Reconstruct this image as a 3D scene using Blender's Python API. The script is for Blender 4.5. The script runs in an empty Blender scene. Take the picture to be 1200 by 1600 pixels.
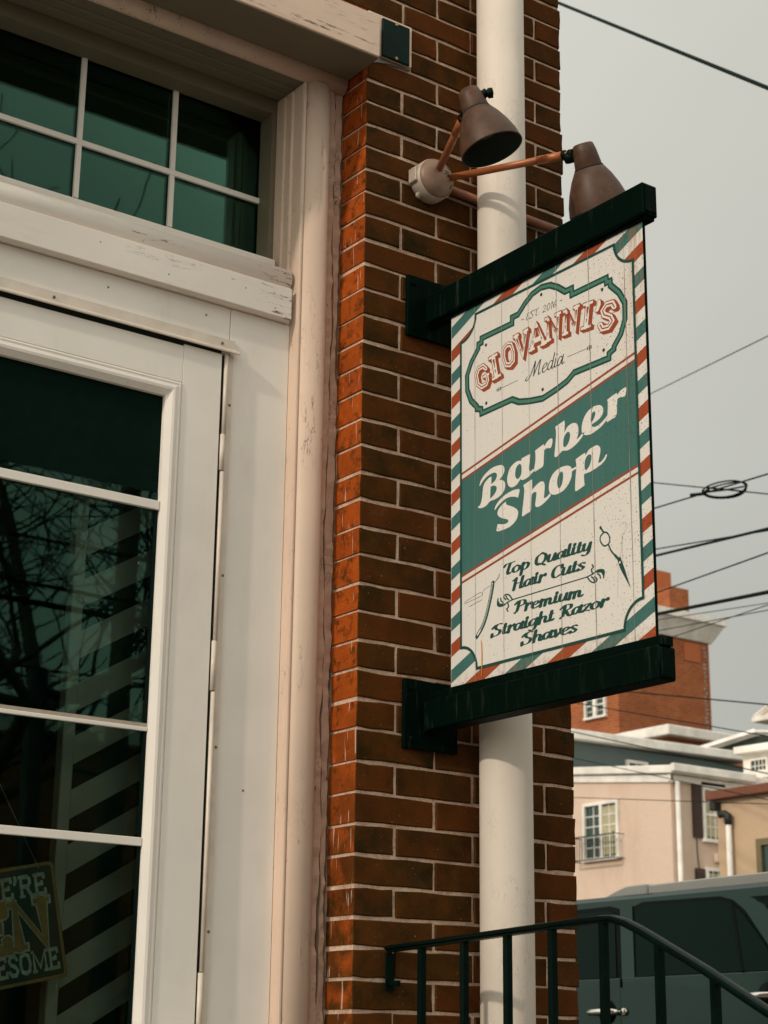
import bpy, bmesh, math, random
from mathutils import Vector, Matrix

# ------------------------------------------------------------------ camera, sky, sun, exposure
scene = bpy.context.scene
COL = scene.collection
R = math.radians
random.seed(7)

cam_d = bpy.data.cameras.new('camera')
cam = bpy.data.objects.new('camera', cam_d)
COL.objects.link(cam)
cam_d.sensor_fit = 'VERTICAL'
cam_d.sensor_height = 36.0
cam_d.sensor_width = 27.0
cam_d.lens = 62.98
cam_d.clip_start = 0.05
cam_d.clip_end = 2000
_r = Vector((0.8079, -0.5892, 0.0121)); _u = Vector((-0.1823, -0.2304, 0.9559)); _f = Vector((0.5604, 0.7744, 0.2936))
_f.normalize(); _r = (_r - _f * _r.dot(_f)).normalized(); _u = _r.cross(_f)
cam.matrix_world = Matrix(((_r.x, _u.x, -_f.x, -2.3164), (_r.y, _u.y, -_f.y, -3.2977), (_r.z, _u.z, -_f.z, 0.0), (0, 0, 0, 1)))
cam_d.dof.use_dof = True
cam_d.dof.focus_distance = 4.2
cam_d.dof.aperture_fstop = 10.0
scene.camera = cam

SUN_DIR = Vector((-1.0, -0.178, 0.49)).normalized()
SUN_EL = math.asin(SUN_DIR.z)
SUN_ROT = math.atan2(SUN_DIR.x, SUN_DIR.y)
world = bpy.data.worlds.new('World')
scene.world = world
world.use_nodes = True
wn, wl = world.node_tree.nodes, world.node_tree.links
wn.clear()
w_out = wn.new('ShaderNodeOutputWorld')
w_bg = wn.new('ShaderNodeBackground')
w_sky = wn.new('ShaderNodeTexSky')
w_sky.sky_type = 'NISHITA'
w_sky.sun_disc = False
w_sky.sun_elevation = SUN_EL
w_sky.sun_rotation = SUN_ROT
w_sky.air_density = 1.0
w_sky.dust_density = 4.0
w_tc = wn.new('ShaderNodeTexCoord')
w_map = wn.new('ShaderNodeMapping'); w_map.inputs['Scale'].default_value = (1.0, 1.0, 2.4)
w_noise = wn.new('ShaderNodeTexNoise'); w_noise.inputs['Scale'].default_value = 1.9; w_noise.inputs['Detail'].default_value = 3.0
w_ramp = wn.new('ShaderNodeValToRGB')
w_ramp.color_ramp.elements[0].position = 0.3; w_ramp.color_ramp.elements[0].color = (0.93, 0.92, 0.81, 1)
w_ramp.color_ramp.elements[1].position = 0.7; w_ramp.color_ramp.elements[1].color = (1.09, 1.085, 0.97, 1)
w_mix = wn.new('ShaderNodeMix'); w_mix.data_type = 'RGBA'; w_mix.inputs[0].default_value = 0.92
wl.new(w_tc.outputs['Generated'], w_map.inputs['Vector'])
wl.new(w_map.outputs[0], w_noise.inputs['Vector'])
wl.new(w_noise.outputs[0], w_ramp.inputs[0])
wl.new(w_sky.outputs[0], w_mix.inputs[6])
# overcast sky: brighter towards the zenith and, smoothly, towards the veiled sun
w_nrm = wn.new('ShaderNodeVectorMath'); w_nrm.operation = 'NORMALIZE'; wl.new(w_tc.outputs['Generated'], w_nrm.inputs[0])
w_sep = wn.new('ShaderNodeSeparateXYZ'); wl.new(w_nrm.outputs[0], w_sep.inputs[0])
w_up = wn.new('ShaderNodeMath'); w_up.operation = 'MULTIPLY_ADD'; w_up.use_clamp = False
w_el = wn.new('ShaderNodeMath'); w_el.operation = 'MAXIMUM'; wl.new(w_sep.outputs[2], w_el.inputs[0]); w_el.inputs[1].default_value = 0.0
wl.new(w_el.outputs[0], w_up.inputs[0]); w_up.inputs[1].default_value = 0.2; w_up.inputs[2].default_value = 1.0
w_dot = wn.new('ShaderNodeVectorMath'); w_dot.operation = 'DOT_PRODUCT'; wl.new(w_nrm.outputs[0], w_dot.inputs[0]); w_dot.inputs[1].default_value = SUN_DIR
w_az = wn.new('ShaderNodeMath'); w_az.operation = 'MULTIPLY_ADD'; wl.new(w_dot.outputs['Value'], w_az.inputs[0]); w_az.inputs[1].default_value = 0.55; w_az.inputs[2].default_value = 1.0
w_lum = wn.new('ShaderNodeMath'); w_lum.operation = 'MULTIPLY'; wl.new(w_up.outputs[0], w_lum.inputs[0]); wl.new(w_az.outputs[0], w_lum.inputs[1])
w_scl = wn.new('ShaderNodeVectorMath'); w_scl.operation = 'SCALE'; wl.new(w_ramp.outputs[0], w_scl.inputs[0])
w_k = wn.new('ShaderNodeMath'); w_k.operation = 'MULTIPLY'; wl.new(w_lum.outputs[0], w_k.inputs[0]); w_k.inputs[1].default_value = 7.9
wl.new(w_k.outputs[0], w_scl.inputs['Scale'])
wl.new(w_scl.outputs[0], w_mix.inputs[7])
wl.new(w_mix.outputs[2], w_bg.inputs[0])
w_bg.inputs[1].default_value = 0.10
wl.new(w_bg.outputs[0], w_out.inputs[0])

sun_d = bpy.data.lights.new('sun', 'SUN')
sun = bpy.data.objects.new('sun', sun_d)
COL.objects.link(sun)
sun_d.energy = 1.7
sun_d.angle = R(1.6)
sun_d.color = (1.0, 0.86, 0.72)
sun.rotation_euler = SUN_DIR.to_track_quat('Z', 'Y').to_euler()
sun.location = (-20, -5, 12)

scene.view_settings.view_transform = 'Standard'
scene.view_settings.look = 'None'
scene.view_settings.exposure = 0.0
scene.view_settings.gamma = 1.0
scene.view_settings.use_curve_mapping = False
scene.cycles.max_bounces = 8
scene.cycles.transparent_max_bounces = 12
scene.cycles.sample_clamp_indirect = 6.0

# ------------------------------------------------------------------ mesh helpers
class MB:
    """collects polygons, then becomes one mesh object"""
    def __init__(self): self.v = []; self.f = []; self.s = []
    def add(self, vs, fs, smooth=False):
        o = len(self.v); self.v += [tuple(p) for p in vs]
        for f in fs: self.f.append([i + o for i in f]); self.s.append(smooth)
        return self
    def box(self, x0, x1, y0, y1, z0, z1):
        vs = [(x, y, z) for x in (x0, x1) for y in (y0, y1) for z in (z0, z1)]
        return self.add(vs, [(0, 1, 3, 2), (4, 6, 7, 5), (0, 4, 5, 1), (2, 3, 7, 6), (0, 2, 6, 4), (1, 5, 7, 3)])
    def prism(self, pts, axis, a, b):
        """polygon pts extruded along axis from a to b; pts are the two remaining coordinates in x, y, z order"""
        def P(p, t):
            return {'x': (t, p[0], p[1]), 'y': (p[0], t, p[1]), 'z': (p[0], p[1], t)}[axis]
        n = len(pts)
        vs = [P(p, a) for p in pts] + [P(p, b) for p in pts]
        fs = [tuple(range(n))[::-1], tuple(range(n, 2 * n))] + [(i, (i + 1) % n, n + (i + 1) % n, n + i) for i in range(n)]
        return self.add(vs, fs)
    def tube(self, path, rad, n=10, smooth=True, cap=True):
        path = [Vector(p) for p in path]
        rs = rad if isinstance(rad, (list, tuple)) else [rad] * len(path)
        vs = []; fs = []
        t0 = (path[1] - path[0]).normalized()
        ref = Vector((0, 0, 1)) if abs(t0.z) < 0.9 else Vector((1, 0, 0))
        nrm = t0.cross(ref).normalized()
        for i, p in enumerate(path):
            t = (path[min(i + 1, len(path) - 1)] - path[max(i - 1, 0)]).normalized()
            nrm = (nrm - t * nrm.dot(t)).normalized(); bi = t.cross(nrm)
            for k in range(n):
                a = 2 * math.pi * k / n
                vs.append(p + (nrm * math.cos(a) + bi * math.sin(a)) * rs[i])
        for i in range(len(path) - 1):
            for k in range(n):
                fs.append((i * n + k, i * n + (k + 1) % n, (i + 1) * n + (k + 1) % n, (i + 1) * n + k))
        self.add(vs, fs, smooth)
        if cap:
            o = len(self.v) - len(vs)
            self.f.append([o + k for k in range(n)][::-1]); self.s.append(False)
            self.f.append([o + (len(path) - 1) * n + k for k in range(n)]); self.s.append(False)
        return self
    def lathe(self, prof, origin, axis, n=28, smooth=True):
        """prof: list of (radius, distance along axis)"""
        a = Vector(axis).normalized()
        ref = Vector((0, 0, 1)) if abs(a.z) < 0.9 else Vector((1, 0, 0))
        e1 = a.cross(ref).normalized(); e2 = a.cross(e1)
        o = Vector(origin); vs = []; fs = []
        for r, d in prof:
            for k in range(n):
                t = 2 * math.pi * k / n
                vs.append(o + a * d + (e1 * math.cos(t) + e2 * math.sin(t)) * r)
        for i in range(len(prof) - 1):
            for k in range(n):
                fs.append((i * n + k, i * n + (k + 1) % n, (i + 1) * n + (k + 1) % n, (i + 1) * n + k))
        return self.add(vs, fs, smooth)
    def disc(self, c, axis, r, n=16):
        a = Vector(axis).normalized()
        ref = Vector((0, 0, 1)) if abs(a.z) < 0.9 else Vector((1, 0, 0))
        e1 = a.cross(ref).normalized(); e2 = a.cross(e1)
        vs = [Vector(c) + (e1 * math.cos(2 * math.pi * k / n) + e2 * math.sin(2 * math.pi * k / n)) * r for k in range(n)]
        return self.add(vs, [tuple(range(n))])
    def mesh(self, name, m, bevel=0.0, fix=True):
        me = bpy.data.meshes.new(name)
        me.from_pydata(self.v, [], self.f)
        me.polygons.foreach_set('use_smooth', self.s)
        if fix or bevel:
            bm = bmesh.new(); bm.from_mesh(me)
            if fix: bmesh.ops.recalc_face_normals(bm, faces=bm.faces)
            if bevel:
                bmesh.ops.bevel(bm, geom=list(bm.edges), offset=bevel, segments=1, profile=0.5, affect='EDGES', clamp_overlap=True)
            bm.to_mesh(me); bm.free()
        if m: me.materials.append(m)
        return me
    def build(self, name, m, parent=None, bevel=0.0, fix=True):
        o = bpy.data.objects.new(name, self.mesh(name, m, bevel, fix))
        COL.objects.link(o)
        if parent:
            o.parent = parent
            M = world_of(parent)
            o.matrix_parent_inverse = M.inverted()
        return o

def world_of(o):
    """transform of an object before the depsgraph has run"""
    m = o.matrix_basis.copy()
    p = o.parent
    return (world_of(p) @ o.matrix_parent_inverse @ m) if p else m

def tag(o, label, cat, group=None, kind=None):
    if label: o['label'] = label
    if cat: o['category'] = cat
    if group: o['group'] = group
    if kind: o['kind'] = kind
    return o

def thing(name, label, cat, loc=(0, 0, 0), group=None):
    o = bpy.data.objects.new(name, None)
    o.empty_display_size = 0.1
    COL.objects.link(o)
    o.location = loc
    return tag(o, label, cat, group)

def structure(name, mb, m):
    o = mb.build(name, m); o['kind'] = 'structure'; return o

# ------------------------------------------------------------------ material helpers
class NT:
    def __init__(self, name):
        self.m = bpy.data.materials.new(name); self.m.use_nodes = True
        self.t = self.m.node_tree; self.t.nodes.clear()
        self.out = self.t.nodes.new('ShaderNodeOutputMaterial')
        self.tc = None
    def n(self, kind, **kw):
        nd = self.t.nodes.new('ShaderNode' + kind)
        for k, v in kw.items(): setattr(nd, k, v)
        return nd
    def set(self, sock, v):
        if hasattr(v, 'links') or isinstance(v, bpy.types.NodeSocket): self.t.links.new(v, sock)
        elif v is not None: sock.default_value = v
    def coord(self, kind='Object', scale=(1, 1, 1), rot=(0, 0, 0)):
        if not self.tc: self.tc = self.n('TexCoord')
        mp = self.n('Mapping'); mp.inputs['Scale'].default_value = scale; mp.inputs['Rotation'].default_value = rot
        self.t.links.new(self.tc.outputs[kind], mp.inputs['Vector']); return mp.outputs[0]
    def geo(self, name='Position'):
        return self.n('NewGeometry').outputs[name]
    def noise(self, vec, scale, detail=4, rough=0.55, dist=0.0):
        nd = self.n('TexNoise'); self.t.links.new(vec, nd.inputs['Vector'])
        nd.inputs['Scale'].default_value = scale; nd.inputs['Detail'].default_value = detail
        nd.inputs['Roughness'].default_value = rough; nd.inputs['Distortion'].default_value = dist
        return nd.outputs[0]
    def vor(self, vec, scale, feature='DISTANCE_TO_EDGE', rnd=1.0):
        nd = self.n('TexVoronoi', feature=feature); self.t.links.new(vec, nd.inputs['Vector'])
        nd.inputs['Scale'].default_value = scale; nd.inputs['Randomness'].default_value = rnd
        return nd.outputs['Distance']
    def ramp(self, fac, *stops):
        nd = self.n('ValToRGB'); self.set(nd.inputs[0], fac); e = nd.color_ramp.elements
        while len(e) < len(stops): e.new(0.5)
        for i, (p, c) in enumerate(stops):
            e[i].position = p
            e[i].color = (c, c, c, 1) if isinstance(c, (int, float)) else (c[0], c[1], c[2], 1)
        return nd.outputs[0]
    def mix(self, fac, a, b, blend='MIX'):
        nd = self.n('Mix', data_type='RGBA', blend_type=blend)
        self.set(nd.inputs[0], fac)
        for s, v in ((6, a), (7, b)):
            if isinstance(v, tuple): v = (v[0], v[1], v[2], 1)
            self.set(nd.inputs[s], v)
        return nd.outputs[2]
    def math(self, op, a, b=None, c=None, clamp=False):
        nd = self.n('Math', operation=op); nd.use_clamp = clamp
        self.set(nd.inputs[0], a)
        if b is not None: self.set(nd.inputs[1], b)
        if c is not None: self.set(nd.inputs[2], c)
        return nd.outputs[0]
    def sep(self, vec):
        nd = self.n('SeparateXYZ'); self.t.links.new(vec, nd.inputs[0]); return nd.outputs
    def bump(self, h, strength=0.3, dist=0.002):
        nd = self.n('Bump'); nd.inputs['Strength'].default_value = strength; nd.inputs['Distance'].default_value = dist
        self.t.links.new(h, nd.inputs['Height']); return nd.outputs[0]
    def done(self, color, rough=0.6, metal=0.0, normal=None, spec=0.5, coat=0.0, tint=None):
        b = self.n('BsdfPrincipled')
        self.set(b.inputs['Base Color'], (color[0], color[1], color[2], 1) if isinstance(color, tuple) else color)
        self.set(b.inputs['Roughness'], rough); self.set(b.inputs['Metallic'], metal)
        b.inputs['Specular IOR Level'].default_value = spec
        if tint: b.inputs['Specular Tint'].default_value = (*tint, 1)
        b.inputs['Coat Weight'].default_value = coat
        b.inputs['Coat Roughness'].default_value = 0.08
        if normal is not None: self.t.links.new(normal, b.inputs['Normal'])
        self.t.links.new(b.outputs[0], self.out.inputs['Surface'])
        return self.m

def plain(name, col, rough=0.6, metal=0.0, var=0.12, scale=9.0, bump=0.0, spec=0.5, coat=0.0, tint=None):
    """slightly uneven single-colour surface"""
    k = NT(name); p = k.geo()
    f = k.ramp(k.noise(p, scale, 6, 0.6), (0.3, 0.0), (0.75, 1.0))
    c = k.mix(f, tuple(x * (1 - var) for x in col), tuple(min(1, x * (1 + var)) for x in col))
    nrm = k.bump(k.noise(p, scale * 14, 3), bump, 0.001) if bump else None
    r = k.math('ADD', k.math('MULTIPLY', f, 0.12), rough - 0.06)
    return k.done(c, r, metal, nrm, spec, coat, tint)

def old_paint(name, col, under, grain, crack=0.5, scale=1.0, peel=0.66, dirt=(0.22, 0.14, 0.09), dirt_amt=0.35):
    """brushed paint on wood: fine cracks along the grain, small flakes gone, dirt; grain = scale vector, low along the grain"""
    k = NT(name); p = k.geo()
    mp = k.n('Mapping'); mp.inputs['Scale'].default_value = grain; k.t.links.new(p, mp.inputs['Vector']); g = mp.outputs[0]
    area = k.ramp(k.noise(p, 4.0 * scale, 5, 0.65), (0.46, 0.0), (0.62, 1.0))
    ridge = k.math('ABSOLUTE', k.math('SUBTRACT', k.noise(g, 46 * scale, 3, 0.6, 0.4), 0.5))
    brk = k.ramp(k.noise(g, 20 * scale, 2, 0.5), (0.47, 0.0), (0.53, 1.0))
    line = k.math('MULTIPLY', k.math('MULTIPLY', k.ramp(ridge, (0.0, 1.0), (0.014, 0.0)), brk), k.math('MULTIPLY', area, crack))
    broad = k.noise(p, 2.3, 5, 0.6)
    c = k.mix(k.ramp(broad, (0.3, 0.0), (0.7, 1.0)), tuple(x * 0.86 for x in col), col)
    streak = k.noise(g, 9 * scale, 5, 0.7)
    c = k.mix(k.math('MULTIPLY', k.ramp(streak, (0.55, 0.0), (0.8, 1.0)), dirt_amt), c, dirt)
    fl = k.noise(g, 26 * scale, 6, 0.75)
    flake = k.ramp(fl, (peel, 0.0), (peel + 0.02, 1.0))
    c = k.mix(flake, c, under)
    c = k.mix(line, c, tuple(x * 0.25 for x in under))
    h = k.math('SUBTRACT', k.math('SUBTRACT', k.math('MULTIPLY', streak, 0.35), line), flake)
    return k.done(c, 0.55, 0.0, k.bump(h, 0.55, 0.0012), 0.35)

MAT = {}
# ------------------------------------------------------------------ materials
def make_brick():
    k = NT('weathered_brick')
    oi = k.n('ObjectInfo'); rnd = oi.outputs['Random']
    obj = k.coord('Object'); pos = k.geo()
    x, y, z = k.sep(obj)
    wx, wy, wz = k.sep(pos)
    off = k.n('VectorMath', operation='ADD'); k.t.links.new(obj, off.inputs[0])
    cmb = k.n('CombineXYZ'); k.set(cmb.inputs[0], k.math('MULTIPLY', rnd, 17.0)); k.set(cmb.inputs[2], k.math('MULTIPLY', rnd, 31.0))
    k.t.links.new(cmb.outputs[0], off.inputs[1]); v = off.outputs[0]
    body = k.ramp(rnd, (0.0, (0.29, 0.056, 0.008)), (0.35, (0.37, 0.076, 0.010)), (0.7, (0.43, 0.086, 0.010)), (1.0, (0.25, 0.052, 0.009)))
    mott = k.noise(v, 22, 6, 0.7)
    c = k.mix(k.ramp(mott, (0.35, 0.0), (0.7, 0.55)), body, (0.19, 0.036, 0.007))
    # painted shade darkens the street front; patchy dirt round the corner and near ground
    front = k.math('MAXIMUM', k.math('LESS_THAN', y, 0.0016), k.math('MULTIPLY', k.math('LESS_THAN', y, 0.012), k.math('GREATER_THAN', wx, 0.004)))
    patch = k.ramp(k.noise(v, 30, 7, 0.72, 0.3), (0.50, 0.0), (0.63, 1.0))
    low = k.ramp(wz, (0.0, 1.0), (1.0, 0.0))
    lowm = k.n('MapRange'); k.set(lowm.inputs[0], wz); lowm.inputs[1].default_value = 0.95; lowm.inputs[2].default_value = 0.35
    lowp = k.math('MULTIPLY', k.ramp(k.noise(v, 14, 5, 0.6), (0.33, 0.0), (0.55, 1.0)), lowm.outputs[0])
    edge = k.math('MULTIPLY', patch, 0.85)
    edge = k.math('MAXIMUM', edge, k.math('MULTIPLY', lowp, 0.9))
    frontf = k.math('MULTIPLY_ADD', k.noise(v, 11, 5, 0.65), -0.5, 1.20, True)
    soot = k.math('MAXIMUM', k.math('MULTIPLY', front, frontf), edge)  # front term is painted shade, edge term is patchy dirt
    shade_soot_c = k.mix(k.ramp(k.noise(v, 9, 5, 0.65), (0.35, 0.0), (0.72, 1.0)), (0.018, 0.0135, 0.0036), (0.082, 0.031, 0.0060))
    shade_soot_c = k.mix(k.ramp(rnd, (0.0, 0.0), (0.45, 0.0), (0.75, 0.45), (1.0, 0.7)), shade_soot_c, (0.088, 0.027, 0.0055))
    c = k.mix(soot, c, shade_soot_c)
    dots = k.math('MULTIPLY', k.ramp(k.vor(v, 120, 'F1'), (0.10, 1.0), (0.17, 0.0)), k.ramp(k.noise(v, 26, 3), (0.50, 0.0), (0.60, 1.0)))
    c = k.mix(k.math('MULTIPLY', dots, 0.85), c, (0.018, 0.010, 0.005))
    # specks of lime and drips of paint
    bloom = k.math('MULTIPLY', k.ramp(k.noise(pos, 7, 6, 0.75, 0.6), (0.60, 0.0), (0.74, 1.0)), k.noise(v, 60, 3, 0.7))
    c = k.mix(k.math('MULTIPLY', bloom, 0.14), c, (0.30, 0.22, 0.16))
    speck = k.ramp(k.noise(v, 150, 2, 0.5), (0.70, 0.0), (0.73, 1.0))
    c = k.mix(k.math('MULTIPLY', speck, 0.35), c, (0.45, 0.32, 0.22))
    st = k.n('Mapping'); st.inputs['Scale'].default_value = (120, 120, 9); k.t.links.new(v, st.inputs['Vector'])
    drip = k.math('MULTIPLY', k.ramp(k.noise(st.outputs[0], 1.0, 3, 0.5), (0.655, 0.0), (0.68, 1.0)), k.math('SUBTRACT', 1.0, front))
    c = k.mix(k.math('MULTIPLY', drip, 0.7), c, (0.55, 0.40, 0.30))
    pit = k.vor(v, 85, 'F1')
    h = k.math('ADD', k.math('MULTIPLY', k.noise(v, 90, 6, 0.7), 0.8), k.ramp(pit, (0.0, -0.5), (0.16, 0.4)))
    rough = k.math('MULTIPLY_ADD', mott, 0.3, 0.6)
    return k.done(c, rough, 0.0, k.bump(h, 0.75, 0.0022), 0.05)

def make_mortar():
    k = NT('mortar'); p = k.geo()
    c = k.mix(k.ramp(k.noise(p, 14, 6, 0.7), (0.35, 0.0), (0.7, 1.0)), (0.44, 0.29, 0.20), (0.80, 0.59, 0.44))
    c = k.mix(k.math('MULTIPLY', k.ramp(k.noise(p, 160, 3), (0.5, 0.0), (0.7, 1.0)), 0.5), c, (0.2, 0.12, 0.07))
    return k.done(c, 0.9, 0.0, k.bump(k.noise(p, 190, 4, 0.7), 0.7, 0.002), 0.2)

def make_black_metal():
    k = NT('black_painted_steel'); p = k.geo()
    st = k.n('Mapping'); st.inputs['Scale'].default_value = (60, 60, 7); k.t.links.new(p, st.inputs['Vector'])
    s = k.ramp(k.noise(st.outputs[0], 1.0, 5, 0.7), (0.56, 0.0), (0.78, 1.0))
    area = k.ramp(k.noise(p, 3.2, 4), (0.42, 0.0), (0.62, 1.0))
    c = k.mix(k.math('MULTIPLY', k.math('MULTIPLY', s, area), 0.4), (0.0008, 0.0046, 0.0030), (0.085, 0.098, 0.078))
    rust = k.ramp(k.noise(p, 24, 6, 0.75), (0.70, 0.0), (0.78, 1.0))
    c = k.mix(k.math('MULTIPLY', rust, 0.6), c, (0.16, 0.05, 0.015))
    return k.done(c, 0.55, 0.0, k.bump(k.noise(p, 120, 4), 0.2, 0.001), 0.045, 0.0, (0.35, 0.9, 0.68))

def make_glass(name, tint, gloss, amount):
    k = NT(name)
    tr = k.n('BsdfTransparent'); tr.inputs[0].default_value = (*tint, 1)
    gl = k.n('BsdfGlossy'); gl.inputs[0].default_value = (*gloss, 1); gl.inputs['Roughness'].default_value = 0.012
    fr = k.n('Fresnel'); fr.inputs[0].default_value = 1.52
    p = k.geo()
    w = k.bump(k.noise(p, 3.0, 2), 0.05, 0.004); k.t.links.new(w, gl.inputs['Normal'])
    f = k.math('MULTIPLY', fr.outputs[0], amount, None, True)
    mx = k.n('MixShader'); k.set(mx.inputs[0], f)
    k.t.links.new(tr.outputs[0], mx.inputs[1]); k.t.links.new(gl.outputs[0], mx.inputs[2])
    # dust specks on the pane
    d = k.ramp(k.noise(p, 55, 2, 0.4), (0.80, 0.0), (0.82, 1.0))
    df = k.n('BsdfDiffuse'); df.inputs[0].default_value = (0.35, 0.4, 0.35, 1)
    m2 = k.n('MixShader'); k.set(m2.inputs[0], k.math('MULTIPLY', d, 0.5))
    k.t.links.new(mx.outputs[0], m2.inputs[1]); k.t.links.new(df.outputs[0], m2.inputs[2])
    k.t.links.new(m2.outputs[0], k.out.inputs['Surface'])
    return k.m

def far_brick(name, c1, c2, mort):
    k = NT(name); p = k.geo()
    x, y, z = k.sep(p)
    cm = k.n('CombineXYZ'); k.set(cm.inputs[0], k.math('ADD', x, y)); k.set(cm.inputs[1], z)
    b = k.n('TexBrick'); k.t.links.new(cm.outputs[0], b.inputs['Vector'])
    b.inputs['Scale'].default_value = 1.0; b.inputs['Brick Width'].default_value = 0.42; b.inputs['Row Height'].default_value = 0.14
    b.inputs['Mortar Size'].default_value = 0.012
    b.inputs['Color1'].default_value = (*c1, 1); b.inputs['Color2'].default_value = (*c2, 1); b.inputs['Mortar'].default_value = (*mort, 1)
    c = k.mix(k.ramp(k.noise(p, 0.7, 6, 0.7), (0.4, 0.0), (0.75, 0.6)), b.outputs[0], tuple(q * 0.45 for q in c1))
    return k.done(c, 0.85, 0.0, None, 0.2)

def stucco(name, col, stain, rough_scale=6.0):
    k = NT(name); p = k.geo()
    mp = k.n('Mapping'); mp.inputs['Scale'].default_value = (1.2, 1.2, 0.35); k.t.links.new(p, mp.inputs['Vector'])
    c = k.mix(k.ramp(k.noise(mp.outputs[0], 1.1, 6, 0.65), (0.45, 0.0), (0.8, 0.7)), col, stain)
    h = k.noise(p, rough_scale, 6, 0.7)
    return k.done(c, 0.85, 0.0, k.bump(h, 0.5, 0.03), 0.2)

def make_sign_paint(name, col, grain=0.25, speck=True):
    """printed colour on the sign board: faint vertical wood grain, fly specks towards the outer edge, rust bleeding from the ends"""
    k = NT(name); p = k.geo(); x, y, z = k.sep(p)
    st = k.n('Mapping'); st.inputs['Scale'].default_value = (1, 55, 2.2); k.t.links.new(p, st.inputs['Vector'])
    g = k.ramp(k.noise(st.outputs[0], 1.6, 6, 0.7), (0.4, 0.0), (0.75, 1.0))
    c = k.mix(k.math('MULTIPLY', g, grain), col, tuple(q * 0.62 for q in col))
    if speck:
        n = k.noise(p, 210, 2, 0.5)
        dens = k.n('MapRange'); k.set(dens.inputs[0], y); dens.inputs[1].default_value = -0.45; dens.inputs[2].default_value = -0.72
        thr = k.math('SUBTRACT', n, k.math('MULTIPLY', k.math('MULTIPLY', dens.outputs[0], k.noise(p, 6, 3)), 0.13))
        sp = k.ramp(k.math('SUBTRACT', 1.0, thr), (0.70, 0.0), (0.72, 1.0))
        c = k.mix(k.math('MULTIPLY', sp, 0.75), c, (0.03, 0.025, 0.015))
        rs = k.n('Mapping'); rs.inputs['Scale'].default_value = (1, 38, 3.0); k.t.links.new(p, rs.inputs['Vector'])
        en = k.n('MapRange'); k.set(en.inputs[0], y); en.inputs[1].default_value = -0.66; en.inputs[2].default_value = -0.745
        bt = k.n('MapRange'); k.set(bt.inputs[0], z); bt.inputs[1].default_value = 0.86; bt.inputs[2].default_value = 0.825
        tp = k.n('MapRange'); k.set(tp.inputs[0], z); tp.inputs[1].default_value = 1.3; tp.inputs[2].default_value = 1.74
        er = k.math('MULTIPLY', k.math('MULTIPLY', en.outputs[0], tp.outputs[0]), k.ramp(k.noise(rs.outputs[0], 1.0, 4, 0.7), (0.46, 0.0), (0.62, 1.0)))
        br = k.math('MULTIPLY', bt.outputs[0], k.ramp(k.noise(p, 70, 5, 0.75), (0.47, 0.0), (0.6, 1.0)))
        c = k.mix(k.math('MULTIPLY', k.math('MAXIMUM', er, br), 0.6), c, (0.36, 0.13, 0.03))
    return k.done(c, 0.5, 0.0, None, 0.35)

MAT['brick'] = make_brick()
MAT['mortar'] = make_mortar()
MAT['steel'] = make_black_metal()
MAT['white'] = old_paint('white_door_paint', (0.90, 0.84, 0.765), (0.30, 0.22, 0.15), (1, 1, 0.3), 0.0, 1.0, 0.80, (0.52, 0.44, 0.35), 0.28)
MAT['board'] = old_paint('cracked_white_paint', (0.86, 0.79, 0.71), (0.20, 0.13, 0.08), (0.22, 1, 1.6), 1.0, 0.8, 0.655, (0.45, 0.36, 0.27), 0.45)
MAT['casing'] = old_paint('peeling_cream_paint', (0.70, 0.53, 0.415), (0.33, 0.19, 0.12), (1.4, 1.4, 0.22), 1.0, 1.0, 0.665, (0.50, 0.31, 0.21))
MAT['lintel'] = old_paint('weathered_lintel_paint', (0.80, 0.60, 0.47), (0.16, 0.10, 0.06), (0.16, 1, 2.2), 1.0, 0.9, 0.62, (0.36, 0.23, 0.15), 0.5)
MAT['shade_timber'] = old_paint('shaded_timber_paint', (0.17, 0.145, 0.095), (0.09, 0.06, 0.035), (0.3, 1, 1), 0.6, 1.0, 0.70, (0.07, 0.06, 0.04))  # dark colour stands in for the shade on soffit, head and sash
MAT['rail'] = plain('black_rail_paint', (0.0010, 0.0050, 0.0035), 0.38, 0, 0.3, 40, 0.15, 0.11, 0.0, (0.35, 0.9, 0.75))
MAT['caulk'] = old_paint('crumbling_caulk', (0.50, 0.33, 0.24), (0.10, 0.06, 0.04), (1, 1, 0.4), 1.0, 1.3, 0.64, (0.2, 0.12, 0.08))
MAT['trim_metal'] = plain('painted_aluminium', (0.66, 0.58, 0.49), 0.4, 0.0, 0.12, 20, 0.0, 0.5)
MAT['dark_gap'] = plain('dark_gap', (0.006, 0.012, 0.008), 0.9)
MAT['glass'] = make_glass('window_glass', (0.80, 0.88, 0.83), (0.27, 0.55, 0.44), 1.1)
MAT['screen'] = plain('insect_screen', (0.0025, 0.011, 0.0075), 0.9, 0, 0.2, 30, 0, 0.05)
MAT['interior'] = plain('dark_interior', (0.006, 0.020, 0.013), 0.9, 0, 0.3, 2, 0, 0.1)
MAT['pipe'] = old_paint('white_pipe_paint', (0.74, 0.66, 0.57), (0.32, 0.22, 0.15), (2.4, 2.4, 0.7), 0.35, 0.6, 0.70, (0.52, 0.40, 0.31))
MAT['lamp'] = plain('brown_lamp_enamel', (0.080, 0.040, 0.023), 0.5, 0, 0.35, 34, 0.2, 0.3)
MAT['lamp_in'] = plain('lamp_inside', (0.02, 0.028, 0.02), 0.7)
MAT['arm'] = plain('copper_arm', (0.40, 0.125, 0.042), 0.42, 0.15, 0.25, 18)
MAT['conduit'] = plain('rusty_conduit', (0.24, 0.085, 0.04), 0.55, 0.1, 0.25, 18)
MAT['jbox'] = plain('grey_junction_box', (0.44, 0.37, 0.30), 0.5, 0.1, 0.15, 30, 0.1)
MAT['jface'] = plain('brown_junction_cover', (0.24, 0.15, 0.10), 0.5, 0.1, 0.2, 30, 0.1)
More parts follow.
